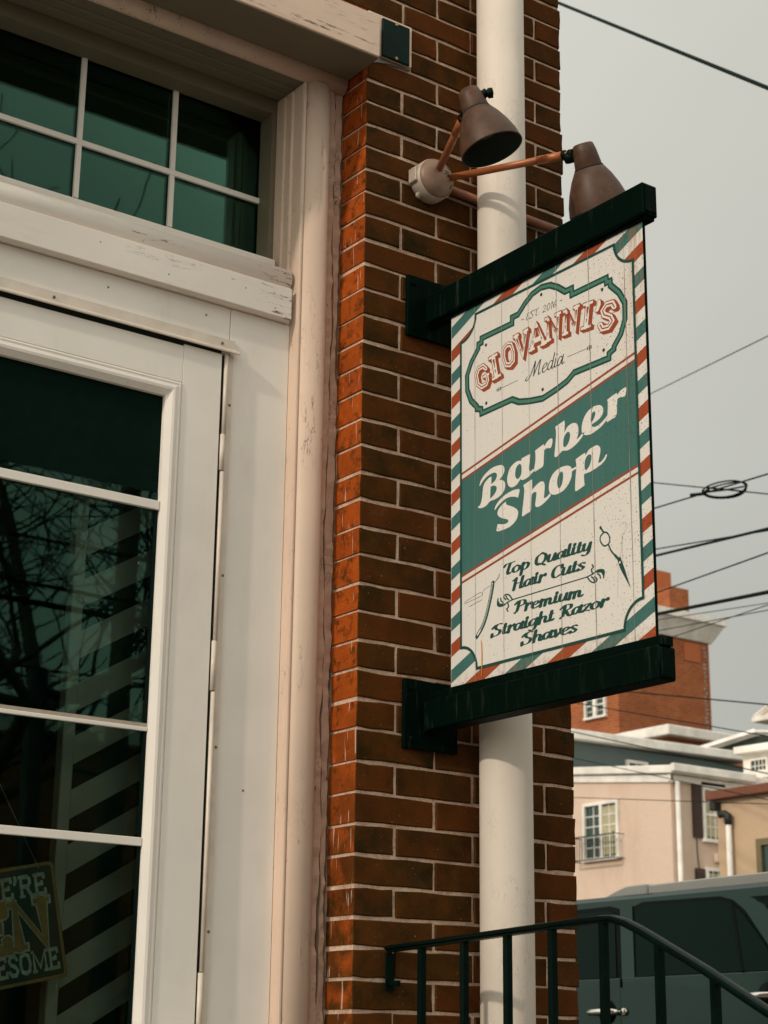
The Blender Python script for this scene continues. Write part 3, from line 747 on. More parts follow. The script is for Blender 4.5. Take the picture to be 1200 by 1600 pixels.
SCRIPT = {   # skeleton strokes, x-height 1; widths follow the pen: thick down, thin across
 'a': (1.04, [[(.70, .80), (.44, 1.0), (.13, .72), (.11, .28), (.33, .02), (.56, .18), (.72, .60)], [(.86, 1.04), (.82, .22), (.97, .02), (1.16, .18)]]),
 'b': (.98, [[(.20, 1.68), (.18, .25), (.44, .0), (.78, .25), (.80, .68), (.56, 1.0), (.22, .72)], [(.70, .1), (.95, .06), (1.1, .2)]]),
 'd': (1.02, [[(.80, .78), (.50, 1.0), (.15, .72), (.12, .28), (.36, .02), (.64, .2), (.80, .62)], [(.84, 1.7), (.80, .22), (.95, .02), (1.14, .18)]]),
 'e': (.86, [[(.16, .45), (.50, .55), (.74, .80), (.50, 1.0), (.18, .74), (.13, .30), (.40, .0), (.92, .24)]]),
 'g': (.98, [[(.78, .78), (.48, 1.0), (.15, .72), (.13, .32), (.36, .08), (.64, .25), (.78, .62)], [(.82, 1.0), (.80, -.25), (.52, -.66), (.14, -.5)]]),
 'h': (1.05, [[(.20, 1.68), (.18, .0)], [(.20, .55), (.48, .98), (.76, .80), (.76, .22), (.92, .0), (1.12, .18)]]),
 'i': (.52, [[(.20, 1.0), (.19, .22), (.34, .0), (.58, .18)], [(.24, 1.50), (.25, 1.34)]]),
 'l': (.50, [[(.22, 1.68), (.20, .22), (.34, .0), (.56, .18)]]),
 'm': (1.48, [[(.18, 1.0), (.17, .0)], [(.19, .6), (.42, .98), (.64, .80), (.63, .0)], [(.65, .6), (.90, .98), (1.12, .80), (1.12, .22), (1.28, .0), (1.52, .18)]]),
 'o': (.94, [[(.48, 1.0), (.14, .72), (.13, .26), (.44, .0), (.80, .28), (.79, .74), (.46, 1.0)]]),
 'p': (.98, [[(.22, 1.05), (.19, -.68)], [(.22, .62), (.52, 1.0), (.84, .72), (.78, .22), (.46, .0), (.24, .16)]]),
 'r': (.74, [[(.20, 1.0), (.18, .0)], [(.20, .50), (.42, .95), (.68, .98)], [(.66, 1.0), (.70, .82)]]),
 's': (.74, [[(.70, .86), (.44, 1.0), (.20, .80), (.42, .52), (.64, .26), (.40, .0), (.08, .14)], [(.10, .2), (.12, .06)]]),
 't': (.60, [[(.28, 1.42), (.24, .22), (.40, .0), (.62, .18)], [(.02, .98), (.55, 1.0)]]),
 'u': (1.02, [[(.18, 1.0), (.16, .28), (.38, .0), (.64, .25), (.76, .68)], [(.80, 1.0), (.79, .22), (.92, .0), (1.12, .18)]]),
 'v': (.84, [[(.05, .9), (.2, 1.0), (.38, .02)], [(.38, .02), (.78, .6), (.74, 1.0)]]),
 'y': (.95, [[(.18, 1.0), (.16, .28), (.38, .0), (.64, .25), (.76, .68)], [(.80, 1.0), (.76, -.28), (.48, -.66), (.10, -.5)]]),
 'z': (.80, [[(.10, .86), (.34, 1.0), (.70, .94)], [(.70, .94), (.12, .06)], [(.12, .06), (.42, .1), (.78, .0)]]),
 'B': (1.26, [[(.40, 1.60), (.34, .35), (.12, .0)], [(-.02, 1.30), (.38, 1.72), (.92, 1.62), (1.0, 1.18), (.46, .90)], [(.50, .90), (1.06, .84), (1.12, .28), (.68, .0), (.32, .14)]]),
 'S': (1.10, [[(1.00, 1.62), (.62, 1.72), (.30, 1.40), (.44, 1.0), (.86, .68), (.82, .22), (.46, .0), (.06, .10)], [(.02, .40), (.06, -.04)], [(-.04, 1.24), (.25, 1.60), (.62, 1.72)]]),
 'T': (1.00, [[(-.02, 1.32), (.18, 1.64), (.60, 1.60), (1.12, 1.72)], [(.62, 1.60), (.50, .50), (.62, .02), (.86, .16)]]),
 'Q': (1.30, [[(.62, 1.70), (.14, 1.25), (.14, .42), (.52, .0), (1.05, .45), (1.06, 1.25), (.62, 1.70)], [(.34, .24), (.72, .10), (1.16, -.24)]]),
 'H': (1.28, [[(.30, 1.68), (.24, .0)], [(1.02, 1.70), (.96, .22), (1.10, .0), (1.28, .16)], [(.26, .84), (.98, .90)], [(-.02, 1.45), (.3, 1.68)]]),
 'C': (1.08, [[(1.04, 1.30), (.72, 1.70), (.24, 1.35), (.16, .48), (.50, .0), (1.06, .28)], [(1.0, 1.6), (1.04, 1.25)]]),
 'P': (1.12, [[(.40, 1.60), (.34, .35), (.12, .0)], [(-.02, 1.30), (.38, 1.72), (.96, 1.62), (1.02, 1.10), (.46, .82)]]),
 'R': (1.24, [[(.40, 1.60), (.34, .35), (.12, .0)], [(-.02, 1.30), (.38, 1.72), (.96, 1.62), (1.0, 1.14), (.48, .88)], [(.56, .88), (.84, .25), (1.06, .0), (1.30, .18)]]),
 'M': (1.75, [[(-.55, .30), (-.75, .02), (-.45, -.12), (-.05, .3), (.30, 1.3), (.42, 1.68), (.52, .12)], [(.52, .12), (.85, 1.0), (1.22, 1.66), (1.26, .5), (1.36, .02), (1.62, .16)]]),
 'E': (1.0, [[(.80, 1.55), (.42, 1.68), (.22, 1.25), (.56, .92), (.18, .65), (.16, .18), (.46, .0), (.86, .25)]]),
 '2': (.98, [[(.10, 1.30), (.42, 1.68), (.78, 1.25), (.12, .05), (.45, .12), (.88, .0)]]),
 '0': (.98, [[(.46, 1.68), (.12, 1.2), (.13, .38), (.46, .0), (.82, .45), (.80, 1.25), (.46, 1.68)]]),
 '1': (.50, [[(.08, 1.3), (.30, 1.66), (.28, .0)]]),
 '6': (.95, [[(.72, 1.66), (.25, 1.1), (.12, .4), (.44, .0), (.80, .35), (.52, .80), (.16, .45)]]),
 '.': (.35, [[(.12, .06), (.16, .0)]]),
 ' ': (.62, []),
}
class Print:
    """collects flat shapes for one printed colour on a plane; each shape gets a hair of extra height so none coincide"""
    def __init__(self, to3d, lift): self.mb = MB(); self.to = to3d; self.lift = lift; self.k = 0
    def shape(self, vs, fs, rise=0.0):
        h = self.lift + 0.0000022 * (self.k % 40); self.k += 1; n = max(1, len(vs) // 2)
        self.mb.add([self.to(p[0], p[1], h + rise * (i % n) / n) for i, p in enumerate(vs)], fs); return self
    def poly(self, pts): return self.shape(pts, [tuple(range(len(pts)))]) if len(pts) > 2 else self
    def line(self, pts, w, closed=False): return self.shape(*ribbon(pts, w, closed))
    def dot(self, c, r, n=12): return self.poly([(c[0] + r * math.cos(2 * math.pi * i / n), c[1] + r * math.sin(2 * math.pi * i / n)) for i in range(n)])
    def stroke(self, pts, fn, thick, thin, sub=7):
        pts = catmull(pts, sub); ws = []
        for i in range(len(pts)):
            d = (pts[min(i + 1, len(pts) - 1)] - pts[max(i - 1, 0)])
            s = abs(d.y) / max(1e-9, d.length)
            ws.append(thin + (thick - thin) * s ** 1.5)
        vs, fs = ribbon(pts, ws)
        self.shape([fn(*v) for v in vs], fs, 0.00004)
        for e, wd in ((pts[0], ws[0]), (pts[-1], ws[-1])):
            self.shape([fn(e.x + wd * .5 * math.cos(2 * math.pi * i / 10), e.y + wd * .5 * math.sin(2 * math.pi * i / 10)) for i in range(10)], [tuple(range(10))])
    def text(self, s, p0, p1, xh, thick, thin, slant=0.3, track=0.0):
        adv = sum(SCRIPT[c][0] + track for c in s); sx = (p1[0] - p0[0]) / adv; slope = (p1[1] - p0[1]) / (p1[0] - p0[0])
        x = 0.0
        for c in s:
            w, strokes = SCRIPT[c]
            def fn(gx, gy, x=x):
                u = (x + gx) * sx + gy * xh * slant
                return (p0[0] + u, p0[1] + u * slope + gy * xh)
            for st in strokes: self.stroke(st, fn, thick, thin)
            x += w + track
    def build(self, name, m, parent): return self.mb.build(name, m, parent, 0.0, False)

BLOCK = {   # slab capitals, cap height 1: (advance, strokes, serifs)
 'G': (1.0, [[(.84, .74), (.68, .95), (.34, .95), (.12, .72), (.12, .28), (.34, .05), (.68, .05), (.82, .2), (.82, .44)]], [((.55, .44), (1.0, .44))]),
 'I': (.62, [[(.31, .04), (.31, .96)]], [((.06, .96), (.56, .96)), ((.06, .04), (.56, .04))]),
 'O': (.98, [[(.48, .96), (.20, .86), (.12, .5), (.20, .14), (.48, .04), (.76, .14), (.85, .5), (.76, .86), (.48, .96)]], []),
 'V': (.98, [[(.14, .96), (.48, .04), (.84, .96)]], [((-.04, .96), (.34, .96)), ((.66, .96), (1.02, .96))]),
 'A': (1.02, [[(.12, .04), (.50, .96), (.90, .04)], [(.24, .34), (.78, .34)]], [((-.05, .04), (.32, .04)), ((.70, .04), (1.08, .04))]),
 'N': (1.06, [[(.18, .04), (.18, .96), (.84, .04), (.84, .96)]], [((-.02, .96), (.2, .96)), ((-.02, .04), (.38, .04)), ((.64, .96), (1.04, .96))]),
 "'": (.36, [[(.16, 1.0), (.20, .86), (.10, .66)]], []),
 'S': (.86, [[(.74, .76), (.58, .95), (.28, .95), (.13, .76), (.24, .58), (.58, .44), (.74, .25), (.58, .05), (.26, .05), (.10, .24)]], []),
 'W': (1.36, [[(.14, .96), (.40, .04), (.68, .90), (.96, .04), (1.22, .96)]], [((-.02, .96), (.32, .96)), ((.52, .96), (.84, .96)), ((1.06, .96), (1.38, .96))]),
 'E': (.86, [[(.18, .04), (.18, .96)], [(.18, .95), (.72, .95), (.72, .78)], [(.18, .5), (.56, .5), (.56, .60)], [(.18, .05), (.76, .05), (.76, .25)]], [((.0, .96), (.3, .96)), ((.0, .04), (.3, .04))]),
 'R': (1.0, [[(.18, .04), (.18, .96)], [(.18, .95), (.62, .95), (.76, .80), (.76, .64), (.62, .50), (.18, .50)], [(.50, .50), (.80, .04)]], [((.0, .96), (.3, .96)), ((.0, .04), (.38, .04)), ((.68, .04), (1.0, .04))]),
 'P': (.92, [[(.18, .04), (.18, .96)], [(.18, .95), (.62, .95), (.78, .80), (.78, .62), (.62, .46), (.18, .46)]], [((.0, .96), (.3, .96)), ((.0, .04), (.40, .04))]),
 'M': (1.28, [[(.18, .04), (.18, .96), (.62, .20), (1.06, .96), (1.06, .04)]], [((.0, .04), (.36, .04)), ((.88, .04), (1.24, .04)), ((.0, .96), (.2, .96)), ((1.06, .96), (1.24, .96))]),
}
def block_letter(pr, ch, fn, w, grow=0.0, serif=0.10):
    adv, strokes, ser = BLOCK[ch]
    for st in strokes:
        vs, fs = ribbon(st, w + grow, False, 0.85)
        pr.shape([fn(*v) for v in vs], fs, 0.00003)
        for e in (st[0], st[-1]):
            pr.shape([fn(e[0] + (w + grow) * .5 * math.cos(2 * math.pi * i / 8 + .39), e[1] + (w + grow) * .36 * math.sin(2 * math.pi * i / 8 + .39)) for i in range(8)], [tuple(range(8))])
    for a, b in ser:
        vs, fs = ribbon([(a[0] - grow * .5, a[1]), (b[0] + grow * .5, b[1])], serif + grow)
        pr.shape([fn(*v) for v in vs], fs)

# ------------------------------------------------------------------ the hanging sign
sign = thing('hanging_sign', 'tall barber shop sign with red and teal striped border hung between two black bars', 'sign', (0.205, -0.42, 0.735))
SX = 0.200; SV = 0.8245; SU = -0.093; SW = 0.671; SH = 0.936
def S3(u, v, h): return (SX - h, SU - u, SV + v)
panel = MB().box(SX, SX + 0.005, SU - SW, SU, SV - 0.012, SV + SH + 0.012).build('sign_panel', MAT['s_cream'], sign)
MB().box(SX - 0.0004, SX + 0.0056, SU - SW - 0.0008, SU - SW + 0.0014, SV, SV + SH).build('edge_strip', MAT['steel'], sign)
LAY = 0.00028
# striped border
per = 0.1223; slope = 0.43
for k in range(-4, 10):
    for top_, mat in ((0.044, 's_teal'), (-0.017, 's_red')):
        v1 = top_ + per * k; v0 = v1 - per / 4
        poly = clip_rect([(0, v0), (SW, v0 + slope * SW), (SW, v1 + slope * SW), (0, v1)], 0.0012, SW - 0.0012, 0.0, SH)
        if len(poly) > 2 and (max(p[0] for p in poly) - min(p[0] for p in poly)) > 0.004:
            pr = Print(S3, LAY); pr.poly(poly); pr.build('border_stripe', MAT[mat], sign)
# inner field with notched corners
IU0, IU1, IV0, IV1, NR = 0.0385, 0.6375, 0.0335, 0.9045, 0.0575
def notch(cx, cy, a0, a1, n=9): return [(cx + NR * math.cos(R(a0 + (a1 - a0) * i / n)), cy + NR * math.sin(R(a0 + (a1 - a0) * i / n))) for i in range(n + 1)]
field = notch(IU0, IV0, 90, 0) + notch(IU1, IV0, 180, 90) + notch(IU1, IV1, 270, 180) + notch(IU0, IV1, 0, -90)
Print(S3, LAY * 2).poly(field).build('inner_field', MAT['s_cream'], sign)
# the diagonal band
def on(x): return None
def band(v0, v1, sl0, sl1):
    return [(IU0, v0), (IU1, v0 + sl0 * (IU1 - IU0)), (IU1, v1 + sl1 * (IU1 - IU0)), (IU0, v1)]
Print(S3, LAY * 3).poly(band(0.2618, 0.4950, 0.196, 0.200)).build('diagonal_band', MAT['s_teal'], sign)
pr = Print(S3, LAY * 3.6)
for v0, sl in ((0.4955, 0.200), (0.5115, 0.200), (0.2605, 0.196), (0.2450, 0.196)):
    pr.line([(IU0, v0), (IU1, v0 + sl * (IU1 - IU0))], 0.0052)
pr.build('band_edging', MAT['s_brown'], sign)
Print(S3, LAY * 4.4).line(field, 0.0068, True).build('frame_line', MAT['s_dark'], sign)
# badge
B0 = [(0.2523, 0.6325), (0.2285, 0.6455), (0.1163, 0.6438), (0.1150, 0.6548), (0.0996, 0.6600), (0.0990, 0.6657), (0.077, 0.6875), (0.0629, 0.7184), (0.0620, 0.7562), (0.0790, 0.786), (0.1050, 0.8120), (0.1060, 0.8230), (0.1175, 0.8235), (0.1180, 0.8345), (0.2311, 0.8345), (0.2314, 0.8500), (0.2530, 0.8500), (0.2775, 0.8690), (0.3044, 0.8840)]
badge = B0 + [(0.3355, 0.8895)] + [(0.671 - u, v) for (u, v) in B0[::-1]] + [(0.3820, 0.6235), (0.3355, 0.6160), (0.2890, 0.6235)]
Print(S3, LAY * 3).line(badge, 0.0165, True).build('badge_outline', MAT['s_dark'], sign)
Print(S3, LAY * 3.6).line(badge, 0.0072, True).build('badge_line', MAT['s_badge'], sign)
pr = Print(S3, LAY * 3)
for c in [(0.1343, 0.812), (0.3358, 0.8713), (0.5390, 0.812), (0.5390, 0.668), (0.3358, 0.6376), (0.1343, 0.6641)]: pr.dot(c, 0.0042)
pr.build('printed_screws', MAT['s_ink'], sign)
# the arched name
NAME = "GIOVANNI'S"
base = [0.7080, 0.7165, 0.7310, 0.7385, 0.7440, 0.7475, 0.7440, 0.7365, 0.7290, 0.7140]
xs = [0.1020, 0.1540, 0.2000, 0.2450, 0.2935, 0.3480, 0.4060, 0.4640, 0.5080, 0.5200]
lean = [-0.24, -0.22, -0.18, -0.12, -0.05, 0.02, 0.10, 0.17, 0.22, 0.26]
wid = [0.050, 0.064, 0.048, 0.051, 0.055, 0.052, 0.052, 0.064, 0.05, 0.062]
hgt = [0.055, 0.061, 0.058, 0.063, 0.061, 0.059, 0.059, 0.059, 0.056, 0.058]
pr_sh = Print(S3, LAY * 3); pr_ol = Print(S3, LAY * 4); pr_fl = Print(S3, LAY * 5); pr_in = Print(S3, LAY * 6)
for i, c in enumerate(NAME):
    def fn(gx, gy, i=i, dx=0.0, dy=0.0):
        return (xs[i] + gx * wid[i] + gy * hgt[i] * lean[i] + dx, base[i] + gy * hgt[i] - (gx - 0.5) * wid[i] * lean[i] * 0.5 + dy)
    for q in (0.0014, 0.0028, 0.0042, 0.0056, 0.0070, 0.0084):
        block_letter(pr_sh, c, lambda a, b: fn(a, b, dx=q, dy=-q * 0.85), 0.225, 0.06, 0.11)
    block_letter(pr_ol, c, fn, 0.205, 0.080, 0.11)
    block_letter(pr_fl, c, fn, 0.205, 0.0, 0.10)
    adv, strokes, ser = BLOCK[c]
    for st in strokes:
        if len(st) > 1 and c != "'":
            # ornament: the upper half of each stroke filled, coming to a point at mid height
            for j in range(len(st) - 1):
                p, q = Vector(st[j]), Vector(st[j + 1])
                if p.y < q.y: p, q = q, p
                if p.y - q.y > 0.5:
                    m_ = p.lerp(q, 0.14); e_ = p.lerp(q, 0.56); f_ = p.lerp(q, 0.64); g_ = p.lerp(q, 0.82)
                    for a_, b_, w0, w1 in ((m_, e_, 0.115, 0.02), (f_, g_, 0.07, 0.01)):
                        vs, fs = ribbon([tuple(a_), tuple(b_)], [w0, w1]); pr_in.shape([fn(*v) for v in vs], fs)
                elif c in 'GOS':
                    vs, fs = ribbon([tuple(p), tuple(q)], 0.05); pr_in.shape([fn(*v) for v in vs], fs)
    
pr_sh.build('name_shadow', MAT['s_brown'], sign); pr_ol.build('name_outline', MAT['s_brown'], sign)
pr_fl.build('name_lettering', MAT['s_letter'], sign); io = pr_in.build('name_inline', MAT['s_brown'], sign); io['kind'] = 'stuff'
pr = Print(S3, LAY * 3)
pr.text('EST. 2016'.replace('EST', 'EST'), (0.2790, 0.8255), (0.3880, 0.8240), 0.0098, 0.13, 0.10, 0.25, 0.12)
pr.line([(0.2640, 0.8322), (0.2735, 0.8316)], 0.0014); pr.line([(0.3995, 0.8334), (0.4075, 0.8332)], 0.0014)
pr.build('est_lettering', MAT['s_ink'], sign)
pr = Print(S3, LAY * 3); pr.text('Media', (0.2930, 0.6780), (0.4060, 0.6780), 0.0205, 0.15, 0.07, 0.30)
pr.build('media_lettering', MAT['s_ink'], sign)
pr = Print(S3, LAY * 3)
for a, b, s in ((0.172, 0.2505, 1), (0.5022, 0.4210, -1)):
    pr.line([(a, 0.6850 + 0.0035 * (s < 0)), (b, 0.6862 + 0.0035 * (s < 0))], 0.0011)
    for t, hh in ((0.003, 0.004), (0.009, 0.006), (0.015, 0.0045)):
        pr.line([(a + s * t, 0.6850 - hh + 0.0035 * (s < 0)), (a + s * t, 0.6850 + hh + 0.0035 * (s < 0))], 0.0022)
pr.build('arrow_ornament', MAT['s_ink'], sign)
# big script
BIG = [   # outlines of the big script letters: (outer, counter)
 ([(0.1076, 0.4661), (0.1136, 0.4780), (0.1301, 0.4896), (0.1553, 0.4978), (0.1817, 0.4974), (0.1953, 0.4922), (0.1995, 0.4823), (0.1950, 0.4717), (0.1798, 0.4614), (0.1885, 0.4599), (0.1986, 0.4533), (0.2016, 0.4427), (0.1969, 0.4313), (0.1837, 0.4229), (0.1648, 0.4189), (0.1467, 0.4185), (0.1339, 0.4118), (0.1191, 0.4095), (0.1058, 0.4118), (0.1022, 0.4160), (0.1103, 0.4186), (0.1163, 0.4299), (0.1194, 0.4449), (0.1224, 0.4609), (0.1299, 0.4698), (0.1433, 0.4763), (0.1525, 0.4771), (0.1521, 0.4681), (0.1511, 0.4589), (0.1638, 0.4631), (0.1712, 0.4711), (0.1712, 0.4789), (0.1631, 0.4842), (0.1478, 0.4840), (0.1300, 0.4793), (0.1151, 0.4697), (0.1106, 0.4653)],
  [(0.1490, 0.4532), (0.1593, 0.4535), (0.1695, 0.4490), (0.1709, 0.4418), (0.1649, 0.4335), (0.1546, 0.4273), (0.1473, 0.4252)]),
 ([(0.2614, 0.4928), (0.2902, 0.4957), (0.2906, 0.4882), (0.2860, 0.4683), (0.2861, 0.4577), (0.2903, 0.4541), (0.3014, 0.4569), (0.3053, 0.4536), (0.3005, 0.4506), (0.2822, 0.4424), (0.2682, 0.4402), (0.2598, 0.4414), (0.2550, 0.4440), (0.2455, 0.4364), (0.2341, 0.4326), (0.2227, 0.4331), (0.2128, 0.4399), (0.2087, 0.4536), (0.2111, 0.4666), (0.2191, 0.4801), (0.2335, 0.4880), (0.2478, 0.4900), (0.2591, 0.4874), (0.2600, 0.4906)],
  [(0.2519, 0.4815), (0.2589, 0.4773), (0.2602, 0.4693), (0.2586, 0.4562), (0.2514, 0.4484), (0.2443, 0.4479), (0.2387, 0.4536), (0.2374, 0.4636), (0.2419, 0.4760)]),
 ([(0.3070, 0.4986), (0.3220, 0.5024), (0.3372, 0.5061), (0.3396, 0.5000), (0.3448, 0.5055), (0.3542, 0.5115), (0.3638, 0.5124), (0.3670, 0.5073), (0.3647, 0.4972), (0.3599, 0.4909), (0.3476, 0.4935), (0.3383, 0.4915), (0.3367, 0.4747), (0.3341, 0.4554), (0.3200, 0.4517), (0.3056, 0.4489), (0.3024, 0.4544), (0.3050, 0.4624), (0.3080, 0.4752), (0.3085, 0.4895)],
  None),
 ([(0.3768, 0.5360), (0.3926, 0.5394), (0.4074, 0.5423), (0.4086, 0.5348), (0.4066, 0.5140), (0.4163, 0.5241), (0.4284, 0.5278), (0.4394, 0.5275), (0.4491, 0.5219), (0.4527, 0.5109), (0.4513, 0.4973), (0.4461, 0.4867), (0.4551, 0.4899), (0.4681, 0.4975), (0.4709, 0.4932), (0.4588, 0.4839), (0.4428, 0.4757), (0.4268, 0.4709), (0.4129, 0.4701), (0.3989, 0.4733), (0.3877, 0.4674), (0.3786, 0.4646), (0.3726, 0.4680), (0.3750, 0.4858), (0.3780, 0.5078), (0.3790, 0.5246)],
  [(0.4190, 0.5123), (0.4249, 0.5075), (0.4252, 0.4989), (0.4203, 0.4875), (0.4122, 0.4806), (0.4061, 0.4801), (0.4023, 0.4854), (0.4036, 0.4978), (0.4089, 0.5077)]),
 ([(0.4651, 0.4953), (0.4631, 0.5064), (0.4669, 0.5223), (0.4782, 0.5373), (0.4941, 0.5454), (0.5096, 0.5471), (0.5221, 0.5449), (0.5305, 0.5389), (0.5331, 0.5298), (0.5289, 0.5198), (0.5162, 0.5123), (0.4956, 0.5078), (0.4966, 0.5033), (0.5042, 0.4997), (0.5158, 0.4999), (0.5293, 0.5044), (0.5449, 0.5138), (0.5437, 0.5058), (0.5291, 0.4961), (0.5116, 0.4900), (0.4941, 0.4865), (0.4786, 0.4878), (0.4699, 0.4916)],
  [(0.5035, 0.5363), (0.5082, 0.5321), (0.5066, 0.5249), (0.5009, 0.5167), (0.4945, 0.5123), (0.4933, 0.5203), (0.4959, 0.5308)]),
 ([(0.5462, 0.5496), (0.5616, 0.5541), (0.5768, 0.5569), (0.5789, 0.5512), (0.5843, 0.5563), (0.5939, 0.5603), (0.6057, 0.5613), (0.6062, 0.5566), (0.6035, 0.5450), (0.5978, 0.5414), (0.5876, 0.5439), (0.5782, 0.5426), (0.5764, 0.5296), (0.5734, 0.5058), (0.5587, 0.5018), (0.5444, 0.4990), (0.5423, 0.5048), (0.5459, 0.5149), (0.5474, 0.5284), (0.5479, 0.5421)],
  None),
 ([(0.1625, 0.3935), (0.1661, 0.4020), (0.1822, 0.4136), (0.2054, 0.4214), (0.2312, 0.4246), (0.2510, 0.4223), (0.2517, 0.4166), (0.2464, 0.4023), (0.2366, 0.4071), (0.2196, 0.4111), (0.2024, 0.4106), (0.1850, 0.4051), (0.1704, 0.3971), (0.1651, 0.3933)],
  None),
 ([(0.2037, 0.4035), (0.2056, 0.3962), (0.2221, 0.3883), (0.2390, 0.3785), (0.2462, 0.3691), (0.2443, 0.3581), (0.2357, 0.3487), (0.2186, 0.3413), (0.1958, 0.3389), (0.1727, 0.3399), (0.1687, 0.3433), (0.1738, 0.3572), (0.1930, 0.3521), (0.2074, 0.3516), (0.2123, 0.3552), (0.2075, 0.3607), (0.1903, 0.3671), (0.1760, 0.3763), (0.1732, 0.3848), (0.1791, 0.3930), (0.1907, 0.3999)],
  None),
 ([(0.2652, 0.4276), (0.2820, 0.4313), (0.2957, 0.4337), (0.2955, 0.4084), (0.3095, 0.4163), (0.3248, 0.4206), (0.3343, 0.4181), (0.3382, 0.4090), (0.3371, 0.3942), (0.3348, 0.3796), (0.3430, 0.3795), (0.3567, 0.3860), (0.3571, 0.3794), (0.3414, 0.3705), (0.3250, 0.3651), (0.3112, 0.3643), (0.3053, 0.3699), (0.3075, 0.3826), (0.3106, 0.3989), (0.3037, 0.4016), (0.2939, 0.3974), (0.2917, 0.3790), (0.2897, 0.3614), (0.2751, 0.3574), (0.2620, 0.3543), (0.2595, 0.3573), (0.2629, 0.3784), (0.2669, 0.4003), (0.2683, 0.4172)],
  None),
 ([(0.3536, 0.3899), (0.3520, 0.4016), (0.3570, 0.4173), (0.3708, 0.4307), (0.3925, 0.4363), (0.4111, 0.4355), (0.4242, 0.4302), (0.4293, 0.4236), (0.4425, 0.4253), (0.4429, 0.4197), (0.4297, 0.4175), (0.4275, 0.4066), (0.4179, 0.3923), (0.4017, 0.3815), (0.3829, 0.3778), (0.3669, 0.3794), (0.3576, 0.3848)],
  [(0.3943, 0.4268), (0.3996, 0.4222), (0.3998, 0.4100), (0.3954, 0.3962), (0.3872, 0.3885), (0.3815, 0.3941), (0.3802, 0.4075), (0.3845, 0.4196)]),
 ([(0.4417, 0.4419), (0.4575, 0.4461), (0.4719, 0.4492), (0.4743, 0.4425), (0.4850, 0.4526), (0.5006, 0.4557), (0.5108, 0.4557), (0.5196, 0.4496), (0.5210, 0.4391), (0.5161, 0.4239), (0.5133, 0.4145), (0.5222, 0.4149), (0.5325, 0.4213), (0.5383, 0.4274), (0.5418, 0.4261), (0.5362, 0.4167), (0.5220, 0.4086), (0.5040, 0.4042), (0.4860, 0.4015), (0.4679, 0.4013), (0.4675, 0.3907), (0.4691, 0.3756), (0.4553, 0.3717), (0.4417, 0.3689), (0.4378, 0.3706), (0.4388, 0.3870), (0.4415, 0.4085), (0.4438, 0.4246)],
  [(0.4859, 0.4416), (0.4923, 0.4376), (0.4914, 0.4268), (0.4851, 0.4147), (0.4745, 0.4077), (0.4703, 0.4139), (0.4713, 0.4285), (0.4773, 0.4389)]),
]

def smooth_loop(pts, sub=3):
    n = len(pts); P = [Vector(p) for p in pts]; out = []
    for i in range(n):
        p0, p1, p2, p3 = P[i - 1], P[i], P[(i + 1) % n], P[(i + 2) % n]
        # keep real corners: no overshoot where the outline turns hard
        d1, d2 = (p1 - p0), (p2 - p1); d3 = (p3 - p2)
        m1 = (p2 - p0) * 0.5 if d1.normalized().dot(d2.normalized()) > 0.35 else d2
        m2 = (p3 - p1) * 0.5 if d2.normalized().dot(d3.normalized()) > 0.35 else d2
        L = d2.length
        if m1.length > 1.4 * L: m1 = m1 * (1.4 * L / m1.length)
        if m2.length > 1.4 * L: m2 = m2 * (1.4 * L / m2.length)
        for k in range(sub):
            t = k / sub
            out.append((2 * t ** 3 - 3 * t * t + 1) * p1 + (t ** 3 - 2 * t * t + t) * m1 + (-2 * t ** 3 + 3 * t * t) * p2 + (t ** 3 - t * t) * m2)
    return [(p.x, p.y) for p in out]
for outer, hole in BIG:
    lo = Print(S3, LAY * 4).poly(smooth_loop(outer)).build('big_letter', MAT['s_letter'], sign)
    if hole: Print(S3, LAY * 4.8).poly(smooth_loop(hole)).build('letter_counter', MAT['s_teal'], lo)
# small script
pr = Print(S3, LAY * 3)
for s, a, b in (('Top Quality', (0.1900, 0.2310), (0.4830, 0.2283)), ('Hair Cuts', (0.2200, 0.1905), (0.4610, 0.1893)), ('Premium', (0.2270, 0.1368), (0.4530, 0.1310)),
                ('Straight Razor', (0.1480, 0.0966), (0.5300, 0.0957)), ('Shaves', (0.2520, 0.0594), (0.4330, 0.0573))):
    pr = Print(S3, LAY * 3); pr.text(s, a, b, 0.0148, 0.37, 0.12, 0.32); pr.build('lettering', MAT['s_dark'], sign)
# flourish, scissors, razor
pr = Print(S3, LAY * 3)
idf = lambda a, b: (a, b)
pr.line([(0.2216, 0.1690), (0.4719, 0.1698)], 0.0026)
FLL = [[(0.1724, 0.1811), (0.1712, 0.1660), (0.1877, 0.1612), (0.2062, 0.1662), (0.2235, 0.1689)], [(0.2235, 0.1689), (0.2126, 0.1812), (0.2003, 0.1857), (0.2033, 0.177), (0.2094, 0.1717)],
       [(0.2062, 0.1662), (0.2092, 0.1554), (0.203, 0.1514), (0.2072, 0.1457)], [(0.2002, 0.1735), (0.1929, 0.1803), (0.1954, 0.1847)], [(0.19, 0.169), (0.184, 0.174), (0.182, 0.180)]]
for st in FLL:
    pr.stroke(st, idf, 0.0042, 0.0030)
    pr.stroke([(0.6935 - a, 0.3388 - b) for a, b in st], idf, 0.0042, 0.0030)
pr.poly([(0.1712, 0.1800), (0.1745, 0.1760), (0.180, 0.168), (0.196, 0.166), (0.186, 0.1600), (0.175, 0.1625), (0.1705, 0.170)])
pr.poly([(0.6935 - a, 0.3388 - b) for a, b in [(0.1712, 0.1800), (0.1745, 0.1760), (0.180, 0.168), (0.196, 0.166), (0.186, 0.1600), (0.175, 0.1625), (0.1705, 0.170)]])
pr.build('flourish', MAT['s_dark'], sign)
pr = Print(S3, LAY * 3)
